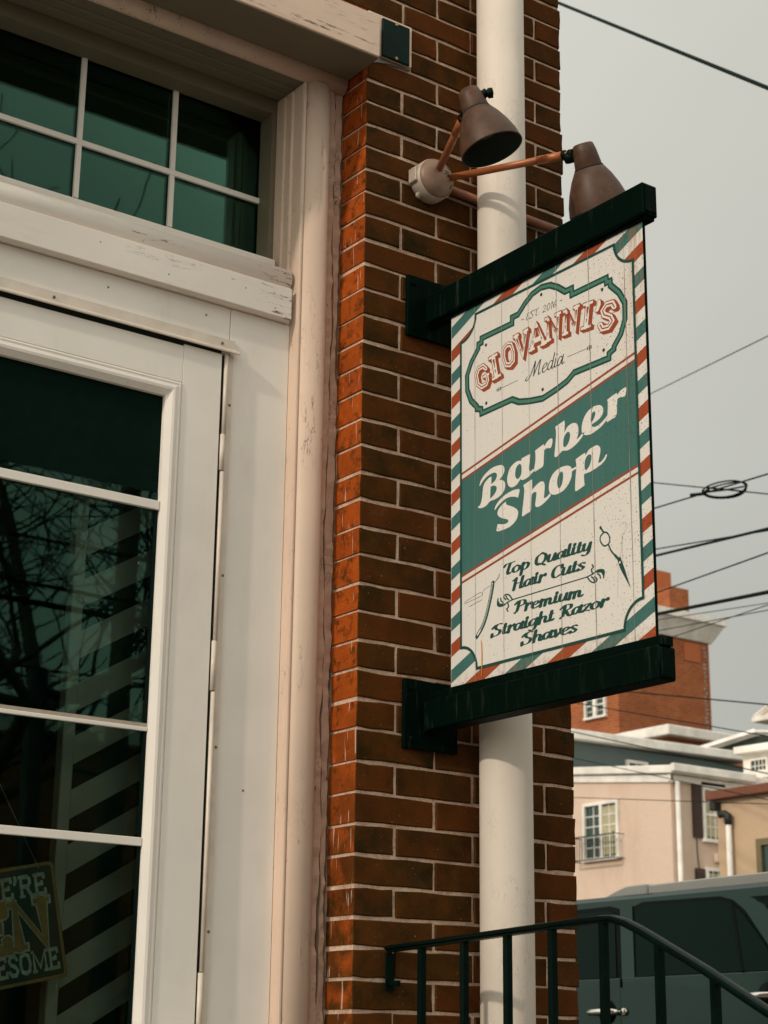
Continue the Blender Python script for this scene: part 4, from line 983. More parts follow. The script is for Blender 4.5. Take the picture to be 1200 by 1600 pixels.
pr.line(catmull([(0.527, 0.2568), (0.5147, 0.2499), (0.5143, 0.2383), (0.5259, 0.226), (0.5396, 0.2287), (0.5427, 0.2397), (0.5366, 0.2515), (0.527, 0.2568)], 4), 0.0036)
pr.line([(0.5138, 0.2715), (0.5190, 0.264), (0.5250, 0.2555)], [0.0075, 0.0045, 0.005])
pr.line(catmull([(0.5379, 0.2272), (0.547, 0.2097), (0.5651, 0.1904), (0.5726, 0.1792)], 5), [0.0040] * 8 + [0.0060] * 4 + [0.009] * 4)
pr.poly([(0.5635, 0.1925), (0.5735, 0.1917), (0.5838, 0.1675), (0.6028, 0.1161), (0.5746, 0.1616), (0.5663, 0.1806)])
pr.build('printed_scissors', MAT['s_dark'], sign)
pr = Print(S3, LAY * 4); pr.dot((0.5715, 0.1800), 0.0026); pr.build('scissor_pivot', MAT['s_letter'], sign)
pr = Print(S3, LAY * 3)
rz = catmull([(0.1527, 0.2263), (0.1539, 0.2157), (0.1409, 0.1749), (0.1217, 0.1333), (0.0928, 0.1036)], 5)
pr.line(rz, [0.003] + [0.0115] * (len(rz) - 2) + [0.009])
pr.build('printed_razor', MAT['s_dark'], sign)
pr = Print(S3, LAY * 4); pr.line([p + Vector((-0.0012, 0)) for p in rz[3:-1]], 0.0042); pr.build('razor_highlight', MAT['s_letter'], sign)
pr = Print(S3, LAY * 5); pr.line([p + Vector((-0.0006, 0)) for p in rz[4:-3]], 0.0020); pr.build('razor_inlay', MAT['s_badge'], sign)
pr = Print(S3, LAY * 3)
for st in [[(0.0511, 0.1968), (0.1094, 0.2082), (0.1157, 0.1986)], [(0.1157, 0.1986), (0.1222, 0.2118), (0.1508, 0.2184), (0.176, 0.2298), (0.1798, 0.2364)], [(0.0498, 0.1928), (0.1125, 0.1992)], [(0.0674, 0.1831), (0.1157, 0.1903)], [(0.156, 0.2175), (0.170, 0.228), (0.1800, 0.2390)]]:
    pr.line(catmull(st, 4), 0.0009)
pr.build('razor_blade_outline', MAT['s_ink'], sign)
pr = Print(S3, LAY * 3)
for st in [[(0.5731, 0.2597), (0.5866, 0.2642), (0.5969, 0.256), (0.5884, 0.2426), (0.5803, 0.2388)], [(0.5803, 0.2388), (0.5762, 0.2032), (0.5668, 0.1671), (0.5619, 0.1074)], [(0.5830, 0.2390), (0.5800, 0.2032), (0.5790, 0.170)]]:
    pr.line(catmull(st, 4), 0.0008)
pr.build('worn_scissor_blade', MAT['s_faint'], sign)
# joints of the printed planks, running through everything
for u in (0.0925, 0.1935, 0.2900, 0.3880, 0.4965, 0.6110):
    pr = Print(S3, LAY * 7.5)
    rr = random.Random(int(u * 1e4))
    pts = [(u + rr.uniform(-.0004, .0004), 0.004 + (SH - 0.008) * i / 24) for i in range(25)]
    pr.line(pts, [rr.uniform(0.0006, 0.0019 if u > 0.35 else 0.0012) for _ in range(25)])
    pr.build('plank_joint', MAT['s_line'], sign)
pr = Print(S3, LAY * 7.6); pr.line([(0.1120, 0.097), (0.1145, 0.085), (0.1155, 0.06), (0.1150, 0.034), (0.1147, 0.012)], [0.001, 0.0030, 0.0036, 0.0026, 0.0016])
pr.build('rust_streak', MAT['rust_run'], sign)

# bars, channels, wall plates
def bar(z0, z1, w, name_y):
    b = MB().box(0.180, 0.180 + w, -0.786, -0.0125, z0, z1).build('support_bar', MAT['steel'], sign, 0.003)
    return b
top = bar(1.757, 1.832, 0.0445, 0); low = bar(0.736, 0.8055, 0.0505, 0)
MB().box(0.1925, 0.2215, -0.779, -0.055, 1.7505, 1.7568).build('channel', MAT['steel'], top, 0.001)
MB().box(0.1885, 0.2215, -0.790, -0.045, 0.8058, 0.8262).build('channel', MAT['steel'], low, 0.0015)
MB().box(0.186, 0.218, -0.7895, -0.7862, 1.764, 1.826).build('end_cap', MAT['steel'], top, 0.001)
MB().box(0.186, 0.2255, -0.7895, -0.7862, 0.741, 0.801).build('end_cap', MAT['steel'], low, 0.001)
for zc in (1.7985, 0.7735):
    pl = MB().box(0.126, 0.284, -0.0120, -0.0012, zc - 0.081, zc + 0.081).build('wall_plate', MAT['steel'], sign, 0.0015)
    for bx in (0.146, 0.264):
        for bz in (-0.06, 0.06):
            MB().lathe([(0.0, -0.005), (0.006, -0.005), (0.007, -0.002), (0.007, 0.001)], (bx, -0.0125, zc + bz), (0, 1, 0), 6, False).build('bolt', MAT['steel'], pl)
# welds under the bars
for zc, w in ((1.757, 0.0445), (0.736, 0.0505)):
    MB().tube([(0.181, -0.0135, zc - 0.001), (0.181 + w, -0.0135, zc - 0.001)], 0.003, 6).build('weld', MAT['steel'], sign)
# ------------------------------------------------------------------ twin wall lamp
wl_ = thing('wall_lamp', 'twin headed brown wall lamp on copper arms fixed to the brick above the sign', 'lamp', (0.19, 0.0, 2.155))
FC = Vector((0.190, 0.0, 2.150))
jb = MB().lathe([(0.0, -0.001), (0.050, -0.001), (0.0545, -0.004), (0.0545, -0.040), (0.0515, -0.0425)], FC, (0, 1, 0), 32).build('junction_box', MAT['jbox'], wl_)
cov = MB().lathe([(0.0520, -0.0405), (0.0525, -0.046), (0.047, -0.054), (0.036, -0.060), (0.018, -0.064), (0.0, -0.065)], FC, (0, 1, 0), 32).build('box_cover', MAT['jface'], wl_)
MB().box(FC.x - 0.060, FC.x - 0.050, -0.034, -0.004, FC.z - 0.018, FC.z + 0.022).build('box_lug', MAT['jbox'], wl_, 0.002)
MB().lathe([(0.0, 0.0), (0.008, 0.0), (0.008, -0.006), (0.0, -0.006)], (FC.x - 0.035, -0.012, FC.z - 0.045), (0, 1, 0.4), 10).build('box_lug', MAT['jbox'], wl_)
def on_cover(a, r): return Vector((FC.x + r * math.cos(a), -0.0565 - 0.008 * (1 - r / 0.05), FC.z + r * math.sin(a)))
for a, r in ((2.3, 0.036), (-2.2, 0.034), (0.9, 0.038), (-0.5, 0.038), (-1.2, 0.030)):
    c = on_cover(a, r)
    MB().tube([c + Vector((-.007 * math.sin(a), 0.004, .007 * math.cos(a))), c + Vector((.007 * math.sin(a), 0.004, -.007 * math.cos(a)))], 0.0045, 8).build('cover_slot', MAT['dark_gap'], cov)
pc = on_cover(0.55, 0.020)
MB().lathe([(0.0, -0.0025), (0.0095, -0.002), (0.0105, 0.004)], pc, (0, 1, 0), 14).build('cover_plug', MAT['dark_gap'], cov)
for dx, dz in ((0.007, 0.0015), (0.0015, 0.007)):
    MB().box(pc.x - dx, pc.x + dx, pc.y - 0.0038, pc.y - 0.0026, pc.z - dz, pc.z + dz).build('plug_cross', MAT['jface'], cov)
AX = Vector((0.27, -0.20, -0.94)).normalized()
def lamp_head(T, AX):
    """T top of the neck; AX the way the shade points"""
    T = Vector(T); prof = [(0.0, -0.001), (0.0215, 0.0), (0.0252, 0.003), (0.0290, 0.020), (0.0335, 0.058), (0.0330, 0.0595), (0.0350, 0.0610), (0.0372, 0.0625), (0.0500, 0.084), (0.0625, 0.112), (0.0715, 0.140), (0.0755, 0.163), (0.0758, 0.1665), (0.0735, 0.1665)]
    sh = MB().lathe(prof, T, AX, 40).build('lamp_shade', MAT['lamp'], wl_)
    MB().lathe([(0.0735, 0.1660), (0.0732, 0.160), (0.069, 0.139), (0.060, 0.112), (0.047, 0.086), (0.030, 0.070), (0.0, 0.066)], T, AX, 40).build('shade_lining', MAT['lamp_in'], sh)
    MB().lathe([(0.0336, 0.0570), (0.0357, 0.0586), (0.0360, 0.0606), (0.0350, 0.0622)], T, AX, 32).build('shade_seam', MAT['dark_gap'], sh)
    MB().lathe([(0.0, 0.075), (0.024, 0.078), (0.030, 0.100), (0.026, 0.122), (0.0, 0.128)], T, AX, 20).build('bulb', MAT['jface'], sh)
    return sh
L1 = Vector((0.052, -0.345, 2.213)); L2 = Vector((0.330, -0.438, 2.123))
s1 = lamp_head(L1, AX)
AX2 = Vector((0.41, 0.10, -0.90)).normalized()
s2 = lamp_head(L2, AX2)
def arm(a, b, joint_dir):
    a = Vector(a); b = Vector(b)
    o = MB().tube([a, b], 0.0095, 14).build('lamp_arm', MAT['arm'], wl_)
    d = (b - a).normalized()
    MB().tube([b - d * 0.075, b], 0.0108, 14).build('arm_sleeve', MAT['arm'], o)
    MB().tube([b - d * 0.001, b + d * 0.006], 0.0128, 14).build('arm_nut', MAT['cartrim'], o)
    MB().tube([b + d * 0.006, b + d * 0.016], 0.0090, 12).build('arm_nut', MAT['arm'], o)
    MB().tube([b + d * 0.016, b + d * 0.030], 0.0118, 12).build('arm_nut', MAT['cartrim'], o)
    return o
arm((0.190, -0.052, 2.170), (0.075, -0.295, 2.168), None)
arm((0.222, -0.052, 2.158), (0.3135, -0.388, 2.108), None)
side = AX.cross(Vector((0, 0, 1))).normalized()
k2 = L2 + AX2 * 0.022
MB().lathe([(0.0, -0.012), (0.013, -0.012), (0.0145, -0.004), (0.0145, 0.012), (0.010, 0.014), (0.0, 0.014)], k2 + Vector((-0.018, 0.034, -0.004)), (0.45, -0.85, 0.05), 16).build('swivel_joint', MAT['cartrim'], s2)
k1 = L1 + AX * 0.014
kd = Vector((0.75, -0.60, 0.12)).normalized()
MB().lathe([(0.0, 0.018), (0.009, 0.018), (0.009, 0.030), (0.012, 0.032), (0.012, 0.037), (0.009, 0.039), (0.009, 0.041), (0.0125, 0.043), (0.0125, 0.054), (0.0, 0.056)], k1, kd, 14).build('swivel_joint', MAT['cartrim'], s1)
MB().disc(k1 + Vector((-0.0200, -0.0290, -0.0060)) * 0.86 + AX * 0.005, (-0.56, -0.78, -0.25), 0.0065, 12).build('patch', MAT['fascia'], s1)

# ------------------------------------------------------------------ conduit, white pipe, cover plate
cd = MB().tube([(0.236, -0.016, 2.150), (0.50, -0.016, 2.1455), (0.652, -0.016, 2.143)], 0.0115, 14)
tag(cd.build('electrical_conduit', MAT['conduit']), 'rust coloured conduit running along the brick behind the white pipe', 'conduit')
pipe = thing('white_pipe', 'tall round white painted pipe standing in front of the brick pier', 'pipe', (0.370, -0.085, PZ))
MB().tube([(0.370, -0.085, PZ), (0.370, -0.085, 0.7), (0.370, -0.085, 2.0), (0.370, -0.085, 4.6)], 0.0625, 48).build('pipe_shaft', MAT['pipe'], pipe)
for z in (-0.3, 3.4):
    MB().tube([(0.370, -0.085, z), (0.370, -0.085, z + 0.03)], 0.066, 40).box(0.352, 0.388, -0.03, 0.0, z, z + 0.03).build('pipe_strap', MAT['pipe'], pipe)
cp = thing('cover_plate', 'dark green blank metal plate screwed to the end of the lintel', 'plate', (0.077, -0.0107, 2.51))
MB().box(0.0330, 0.1215, -0.0190, -0.0107, 2.4600, 2.5720).build('plate', MAT['plate'], cp, 0.003)
for x, z in ((0.077, 2.4665), (0.077, 2.5655)):
    MB().lathe([(0.0, -0.0012), (0.0022, -0.0012), (0.0026, -0.0032), (0.0038, -0.0030), (0.0040, 0.0)], (x, -0.0187, z), (0, 1, 0), 12).build('screw', MAT['brass'], cp)

# ------------------------------------------------------------------ steps and hand rail
st = thing('entrance_steps', 'concrete landing and steps before the shop door', 'steps', (-0.7, -0.6, PZ))
MB().box(-1.65, 0.175, -0.78, 0.1, PZ, -0.66).build('landing', MAT['concrete'], st, 0.006)
MB().box(-1.65, 0.175, -1.08, -0.781, PZ, -0.80).build('step', MAT['concrete'], st, 0.006)
MB().box(-1.3, -0.25, 0.1005, 0.30, -0.70, -0.635).build('door_sill', MAT['trim_metal'], st, 0.004)
rail = thing('hand_rail', 'black iron hand rail sloping down beside the steps', 'railing', (0.10, -0.8, -0.66))
RX = 0.100
rp = [(RX, -0.002, 0.2395), (RX, -0.30, 0.2515), (RX, -0.60, 0.2640), (RX, -0.690, 0.2668), (RX, -0.725, 0.2655), (RX, -0.760, 0.2565), (RX, -0.800, 0.2400), (RX, -0.96, 0.1640), (RX, -1.103, 0.0900), (RX, -1.40, -0.0600), (RX, -1.62, -0.1700)]
def sweep(path, sect):
    """sweep a cross-section (x, up) along a path lying in a plane x = const"""
    mb = MB(); n = len(sect); vs = []; fs = []
    for i, p in enumerate(path):
        a = Vector(path[max(i - 1, 0)]); b = Vector(path[min(i + 1, len(path) - 1)]); t = (b - a).normalized(); up = t.cross(Vector((1, 0, 0))).normalized()
        if up.z < 0: up = -up
        for sx, su in sect: vs.append(Vector(p) + Vector((sx, 0, 0)) + up * su)
        if i:
            for k in range(n): fs.append(((i - 1) * n + k, (i - 1) * n + (k + 1) % n, i * n + (k + 1) % n, i * n + k))
    fs += [tuple(range(n)), tuple(range((len(path) - 1) * n, len(path) * n))]
    return mb.add(vs, fs)
sect = [(-0.0150, 0.000), (-0.0158, 0.0035), (-0.0125, 0.0070), (-0.006, 0.0090), (0.0, 0.0095), (0.006, 0.0090), (0.0125, 0.0070), (0.0158, 0.0035), (0.0150, 0.000), (0.0095, -0.002), (0.0095, -0.0060), (-0.0095, -0.0060), (-0.0095, -0.002)]
hr = sweep(rp, sect).build('top_rail', MAT['rail'], rail)
sweep([(RX, -0.004, -0.570), (RX, -0.70, -0.570), (RX, -0.76, -0.575), (RX, -1.62, -0.86)], [(-0.012, 0), (-0.012, 0.012), (0.012, 0.012), (0.012, 0)]).build('bottom_rail', MAT['rail'], rail)
def rail_z(y):
    for a, b in zip(rp[:-1], rp[1:]):
        if b[1] <= y <= a[1]: return a[2] + (b[2] - a[2]) * (y - a[1]) / (b[1] - a[1])
    return rp[-1][2]
for y in (-0.119, -0.266, -0.408, -0.546, -0.695, -0.844, -0.982, -1.125, -1.268, -1.41):
    zb = -0.559 if y > -0.72 else -0.566 - (-0.76 - y) * 0.331 + 0.012
    MB().box(RX - 0.0070, RX + 0.0070, y - 0.0070, y + 0.0070, zb, rail_z(y) - 0.0050).build('baluster', MAT['rail'], rail)
MB().box(RX - 0.013, RX + 0.013, -1.61, -1.585, PZ, rail_z(-1.6) - 0.009).build('newel_post', MAT['rail'], rail)
MB().box(RX - 0.012, RX + 0.012, -0.0040, -0.0008, 0.150, 0.2310).build('wall_bracket', MAT['rail'], rail, 0.001)
MB().box(RX - 0.007, RX + 0.007, -0.034, -0.0042, 0.160, 0.172).build('wall_bracket', MAT['rail'], rail, 0.001)

# ------------------------------------------------------------------ the sign hung inside the door
osg = thing('open_sign', 'small dark open sign with a gold edge hung askew inside the door glass', 'sign', (-0.75, 0.175, 0.28))
P0 = Vector((-0.647, 0.3945)); ca, sa = math.cos(R(12.4)), math.sin(R(12.4))
def O3(u, v, h):
    """u to the right from the right-hand edge (negative inside), v down from the top"""
    return (P0.x + u * ca + v * sa, 0.172 - h, P0.y + u * sa - v * ca)
OW, OH = 0.43, 0.238
def rrect(u0, u1, v0, v1, r, n=5):
    pts = []
    for cx, cy, a0 in ((u1 - r, v0 + r, -90), (u1 - r, v1 - r, 0), (u0 + r, v1 - r, 90), (u0 + r, v0 + r, 180)):
        pts += [(cx + r * math.cos(R(a0 + 90 * k / n)), cy + r * math.sin(R(a0 + 90 * k / n))) for k in range(n + 1)]
    return pts
out = rrect(-OW, 0, 0, OH, 0.012); n_ = len(out)
MB().add([O3(a, b, 0) for a, b in out] + [O3(a, b, -0.003) for a, b in out], [tuple(range(n_)), tuple(range(n_, 2 * n_))[::-1]] + [(i, (i + 1) % n_, n_ + (i + 1) % n_, n_ + i) for i in range(n_)]).build('sign_board', MAT['o_board'], osg)
Print(O3, 0.0003).line(rrect(-OW + 0.004, -0.004, 0.004, OH - 0.004, 0.009), 0.0065, True).build('gold_border', MAT['o_gold'], osg)
def block_row(pr, s, right, top, h, w, stroke, grow=0.0, serif=0.14):
    adv = sum(BLOCK[c][0] for c in s) * w; x = right - adv
    for c in s:
        block_letter(pr, c, lambda gx, gy, x=x: (x + gx * w, top + (1 - gy) * h), stroke, grow, serif); x += BLOCK[c][0] * w
pr = Print(O3, 0.0003); block_row(pr, "WE'RE", -0.022, 0.022, 0.043, 0.0335, 0.20); pr.build('lettering', MAT['o_white'], osg)
pr = Print(O3, 0.0003); block_row(pr, 'AWESOME', -0.014, 0.176, 0.042, 0.0290, 0.20); pr.build('lettering', MAT['o_white'], osg)
pr = Print(O3, 0.0003); block_row(pr, 'OPEN', -0.019, 0.072, 0.096, 0.0900, 0.25, 0.09, 0.11); pr.build('lettering_outline', MAT['o_white'], osg)
pr = Print(O3, 0.0007); block_row(pr, 'OPEN', -0.019, 0.072, 0.096, 0.0900, 0.25, 0.0, 0.10); pr.build('lettering', MAT['o_gold'], osg)
a0 = O3(-0.035, 0.012, 0.001); b0 = O3(-OW + 0.035, 0.012, 0.001); hk = (-0.85, 0.172, 0.66)
MB().tube([a0, hk, b0], 0.0008, 6).build('hanging_string', MAT['o_white'], osg)
MB().lathe([(0.0, -0.02), (0.012, -0.018), (0.014, 0.0)], hk, (0, 1, 0), 12).build('suction_cup', MAT['o_white'], osg)

# ------------------------------------------------------------------ car parked in the side street
CX = 4.30
car = thing('parked_car', 'dark green large estate car with silver roof rails parked in the side street', 'car', (CX + 0.95, 3.3, GZ))
lower = [(0.95, -0.62), (0.90, -0.30), (0.95, -0.05), (1.02, 0.30), (1.08, 0.425), (5.22, 0.405), (5.60, 0.33), (5.82, 0.22), (5.95, 0.02), (5.98, -0.35), (5.93, -0.68), (5.25, -0.70), (5.22, -0.42), (5.02, -0.24), (4.76, -0.24), (4.56, -0.42), (4.53, -0.70), (2.37, -0.72), (2.34, -0.42), (2.14, -0.24), (1.88, -0.24), (1.68, -0.42), (1.65, -0.70)]
mb = MB(); n = len(lower)
secs = [(CX + 0.06, -0.04), (CX + 0.0, 0.0), (CX + 1.95, 0.0), (CX + 1.89, -0.04)]
mb.prism(lower, 'x', CX, CX + 1.95)
body = mb.build('body', MAT['car'], car, 0.03)
GTI = 0.085; GTOP = 0.860; GBOT = 0.40
def side_x(z): return CX + 0.004 + max(0.0, (z - GBOT)) / (GTOP - GBOT) * GTI
W_ = 1.95
gl = [(1.06, GBOT), (5.30, GBOT), (4.62, GTOP - 0.035), (4.36, GTOP), (1.65, GTOP + 0.005), (1.32, GTOP - 0.04)]
vs = [(side_x(z), y, z) for y, z in gl] + [(2 * CX + W_ - side_x(z), y, z) for y, z in gl]; n = len(gl)
cabin = MB().add(vs, [tuple(range(n)), tuple(range(n, 2 * n))[::-1]] + [(i, (i + 1) % n, n + (i + 1) % n, n + i) for i in range(n)]).build('cabin', MAT['car'], car, 0.025)
def side_panel(poly, off, name, m, parent, far=False, thick=0.004, bevel=0.0):
    """panel lying on the leaning flank of the car"""
    def P(y, z, o): 
        x = side_x(z) - o
        return ((2 * CX + W_ - x) if far else x, y + 1.1 * (side_x(z) - CX - 0.004), z)
    n = len(poly)
    return MB().add([P(y, z, off) for y, z in poly] + [P(y, z, off - thick) for y, z in poly], [tuple(range(n)), tuple(range(n, 2 * n))[::-1]] + [(i, (i + 1) % n, n + (i + 1) % n, n + i) for i in range(n)]).build(name, m, parent, bevel)
def arc_poly(pts): return [tuple(p) for p in pts]
rear_win = [(3.585, 0.435), (3.575, 0.775), (3.50, 0.795), (2.98, 0.790), (2.90, 0.770), (2.83, 0.720), (2.70, 0.560), (2.62, 0.455), (2.66, 0.440)]
front_win = [(3.735, 0.435), (3.735, 0.770), (3.80, 0.785), (4.34, 0.775), (4.62, 0.640), (4.86, 0.445), (4.78, 0.432)]
third_win = [(2.48, 0.455), (2.52, 0.56), (2.66, 0.74), (2.74, 0.775), (1.75, 0.765), (1.55, 0.70), (1.40, 0.48), (1.44, 0.45)]
for far in (False, True):
    rd = side_panel([(3.690, -0.55), (3.690, 0.43), (2.60, 0.435), (2.52, 0.30), (2.42, -0.10), (2.52, -0.55)], 0.010, 'rear_door', MAT['car'], car, far, 0.012, 0.003)
    fd = side_panel([(3.705, -0.55), (3.705, 0.43), (4.96, 0.425), (4.98, 0.25), (4.66, -0.30), (4.60, -0.55)], 0.010, 'front_door', MAT['car'], car, far, 0.012, 0.003)
    for y, z, dr in ((3.83, 0.262, fd), (2.72, 0.322, rd)):
        x = side_x(z) - 0.045; xx = (2 * CX + W_ - x) if far else x; s = -1 if far else 1
        MB().tube([(xx + 0.030 * s, y - 0.125, z), (xx, y - 0.095, z), (xx - 0.004 * s, y, z + 0.002), (xx, y + 0.075, z), (xx + 0.030 * s, y + 0.10, z)], 0.0165, 12).build('handle', MAT['chrome'], dr)
        MB().lathe([(0.0, -0.006), (0.016, -0.006), (0.020, 0.0), (0.020, 0.03)], (xx + 0.03 * s, y - 0.150, z), (s, 0, 0), 14).build('lock', MAT['chrome'], dr)
        MB().lathe([(0.0, -0.001), (0.060, -0.001), (0.066, 0.012)], (xx + 0.032 * s, y - 0.02, z), (s, 0, 0), 18).build('handle_recess', MAT['cartrim'], dr)
    for poly, nm in ((rear_win, 'rear_side_window'), (front_win, 'front_side_window'), (third_win, 'rear_quarter_window')):
        cx_ = sum(p[0] for p in poly) / len(poly); cz_ = sum(p[1] for p in poly) / len(poly)
        big = [(cx_ + (y - cx_) * 1.055, cz_ + (z - cz_) * 1.13) for y, z in poly]
        fr = side_panel(big, 0.003, 'window_surround', MAT['cartrim'], car, far, 0.006)
        side_panel(poly, 0.0075, nm, MAT['carglass'], fr, far)
    side_panel([(2.845, 0.44), (2.865, 0.44), (2.905, 0.77), (2.885, 0.765)], 0.0095, 'window_bar', MAT['cartrim'], car, far)
    side_panel([(3.60, 0.41), (3.69, 0.41), (3.69, 0.80), (3.60, 0.80)], 0.008, 'door_pillar', MAT['car'], car, far)
    side_panel([(2.35, -0.18), (4.62, -0.22), (4.62, -0.28), (2.35, -0.24)], 0.022, 'side_strip', MAT['cartrim'], car, far, 0.012)
    rx = CX + 0.150 if not far else CX + W_ - 0.150
    rl = MB().prism([(3.62, 0.838), (3.62, 0.906), (3.2, 0.912), (2.2, 0.916), (1.60, 0.892), (1.60, 0.838)], 'x', rx - 0.022, rx + 0.022).build('roof_rail', MAT['silver'], car, 0.006)
    MB().prism([(4.02, 0.838), (3.96, 0.858), (3.86, 0.890), (3.78, 0.910), (3.62, 0.913), (3.62, 0.838)], 'x', rx - 0.028, rx + 0.028).build('rail_foot', MAT['silver'], rl, 0.006)
    MB().prism([(1.36, 0.84), (1.50, 0.888), (1.66, 0.894), (1.66, 0.838)], 'x', rx - 0.028, rx + 0.028).build('rail_foot', MAT['silver'], rl, 0.006)
    for y in (4.89, 2.01):
        wx = CX + 0.03 if not far else CX + W_ - 0.03; s = 1 if not far else -1
        wh = MB().lathe([(0.22, 0.0), (0.33, -0.01), (0.365, 0.02), (0.37, 0.1), (0.365, 0.2), (0.33, 0.22)], (wx, y, GZ + 0.37), (s, 0, 0), 32).build('wheel', MAT['tyre'], car)
        MB().lathe([(0.0, 0.02), (0.06, 0.015), (0.07, 0.03), (0.20, 0.045), (0.225, 0.01), (0.235, 0.03)], (wx, y, GZ + 0.37), (s, 0, 0), 24).build('rim', MAT['silver'], wh)
    mx = CX - 0.10 if not far else CX + W_ - 0.12
    MB().box(mx, mx + 0.22, 4.72, 4.83, 0.44, 0.60).build('wing_mirror', MAT['car'], car, 0.02)
    hx = CX + 0.06 if not far else CX + W_ - 0.40
    MB().box(hx, hx + 0.34, 5.90, 5.975, 0.0, 0.16).build('headlight', MAT['silver'], car, 0.01)
    MB().box(hx - 0.04, hx + 0.14, 0.93, 1.02, -0.02, 0.34).build('tail_light', MAT['tail'], car, 0.01)
MB().add([(CX + 0.16, 5.21, 0.455), (CX + W_ - 0.16, 5.21, 0.455), (CX + W_ - 0.24, 4.69, 0.78), (CX + 0.24, 4.69, 0.78)], [(0, 1, 2, 3)]).build('windscreen', MAT['carglass'], car)
MB().add([(CX + 0.18, 1.09, 0.50), (CX + W_ - 0.18, 1.09, 0.50), (CX + W_ - 0.26, 1.29, 0.76), (CX + 0.26, 1.29, 0.76)], [(0, 1, 2, 3)]).build('rear_window', MAT['carglass'], car)

# ------------------------------------------------------------------ buildings behind
def win(parent, plane, w, a0, a1, z0, z1, cols=3, rows=4, sash=True, depth=0.07, curtain=False, fr=0.08, wallsign=-1):
    """framed window on a wall facing -x ('X', a = y) or -y ('Y', a = x)"""
    def bx(mb, lo, hi, b0, b1, c0, c1):
        return mb.box(w - hi, w - lo, b0, b1, c0, c1) if plane == 'X' else mb.box(b0, b1, w - hi, w - lo, c0, c1)
    f = MB()
    bx(f, 0.002, depth, a0, a0 + fr, z0, z1); bx(f, 0.002, depth, a1 - fr, a1, z0, z1)
    bx(f, 0.003, depth - 0.001, a0 + fr, a1 - fr, z1 - fr, z1); bx(f, 0.003, depth + 0.03, a0 - 0.04, a1 + 0.04, z0 - fr, z0)
    fo = f.build('window', MAT['trim'], parent)
    g = MB(); bx(g, 0.004, 0.02, a0 + fr, a1 - fr, z0, z1 - fr); g.build('pane', MAT['farglass'], fo)
    if curtain:
        c = MB(); bx(c, 0.0205, 0.024, a0 + fr, a0 + (a1 - a0) * curtain, z0 + 0.06, z1 - fr - 0.05); c.build('curtain', MAT['curtain'], fo)
    m = MB(); zz0, zz1 = z0, z1 - fr; b0, b1 = a0 + fr, a1 - fr
    for i in range(1, cols): t = b0 + (b1 - b0) * i / cols; bx(m, 0.0205, 0.036, t - 0.012, t + 0.012, zz0, zz1)
    for i in range(1, rows):
        t = zz0 + (zz1 - zz0) * i / rows; hw = 0.03 if sash and i * 2 == rows else 0.012
        bx(m, 0.021, 0.038 if hw < 0.02 else 0.05, b0, b1, t - hw, t + hw)
    m.build('glazing_bars', MAT['trim'], fo)
    return fo

# pink rendered house
pk = thing('pink_house', 'pink rendered house with white eaves, shuttered window and a small iron balcony', 'house', (31.3, 31.0, GZ))
PX0, PX1, PY0, PY1 = 29.15, 33.6, 28.08, 34.0
MB().prism([(PY0, GZ - 0.5), (PY1, GZ - 0.5), (PY1, 7.46), (PY0, 6.82)], 'x', PX0, PX1).build('wall', MAT['pink'], pk)
ro = MB().prism([(PY0 - 0.22, 6.83), (PY1, 7.47), (PY1, 7.66), (PY0 - 0.22, 7.03)], 'x', PX0 - 0.16, PX1 + 0.1).build('roof', MAT['trim'], pk, 0.02)
MB().box(PX0 - 0.22, 31.85, PY0 - 0.36, PY0 - 0.225, 6.86, 7.06).build('gutter', MAT['trim'], ro, 0.02)
MB().box(PX0 - 0.10, 31.85, PY0 - 0.10, PY0 - 0.002, 6.66, 6.825).build('fascia', MAT['trim'], ro, 0.01)
MB().prism([(PY0 - 0.10, 6.63), (PY1, 7.30), (PY1, 7.46), (PY0 - 0.10, 6.82)], 'x', PX0 - 0.06, PX0 - 0.002).build('fascia', MAT['trim'], ro)
w1 = win(pk, 'X', PX0, 29.88, 31.20, 5.02, 6.42, 4, 5, False, 0.09, 0.48)
MB().box(PX0 - 0.085, PX0 - 0.025, 30.48, 30.57, 5.02, 6.34).build('window_post', MAT['trim'], w1)
bal = MB().box(PX0 - 0.36, PX0 - 0.33, 29.76, 31.36, 5.52, 5.55).box(PX0 - 0.36, PX0 - 0.33, 29.76, 31.36, 4.93, 4.96)
for i in range(17): bal.box(PX0 - 0.352, PX0 - 0.338, 29.765 + i * 0.098, 29.779 + i * 0.098, 4.96, 5.52)
for y in (29.76, 31.345):
    bal.box(PX0 - 0.33, PX0 - 0.002, y, y + 0.015, 5.53, 5.55); bal.box(PX0 - 0.33, PX0 - 0.002, y, y + 0.015, 4.93, 4.95); bal.box(PX0 - 0.362, PX0 - 0.338, y, y + 0.02, 4.93, 5.60)
bal.build('balcony', MAT['iron'], pk)
w2 = win(pk, 'Y', PY0, 30.20, 30.89, 5.36, 6.64, 3, 4, True, 0.07, 0.9)
MB().box(30.12, 30.97, PY0 - 0.10, PY0 - 0.073, 6.64, 6.74).build('lintel', MAT['trim'], w2)
w3 = win(pk, 'Y', PY0, 30.22, 30.92, 3.30, 4.66, 3, 4, True, 0.07, 0.9)
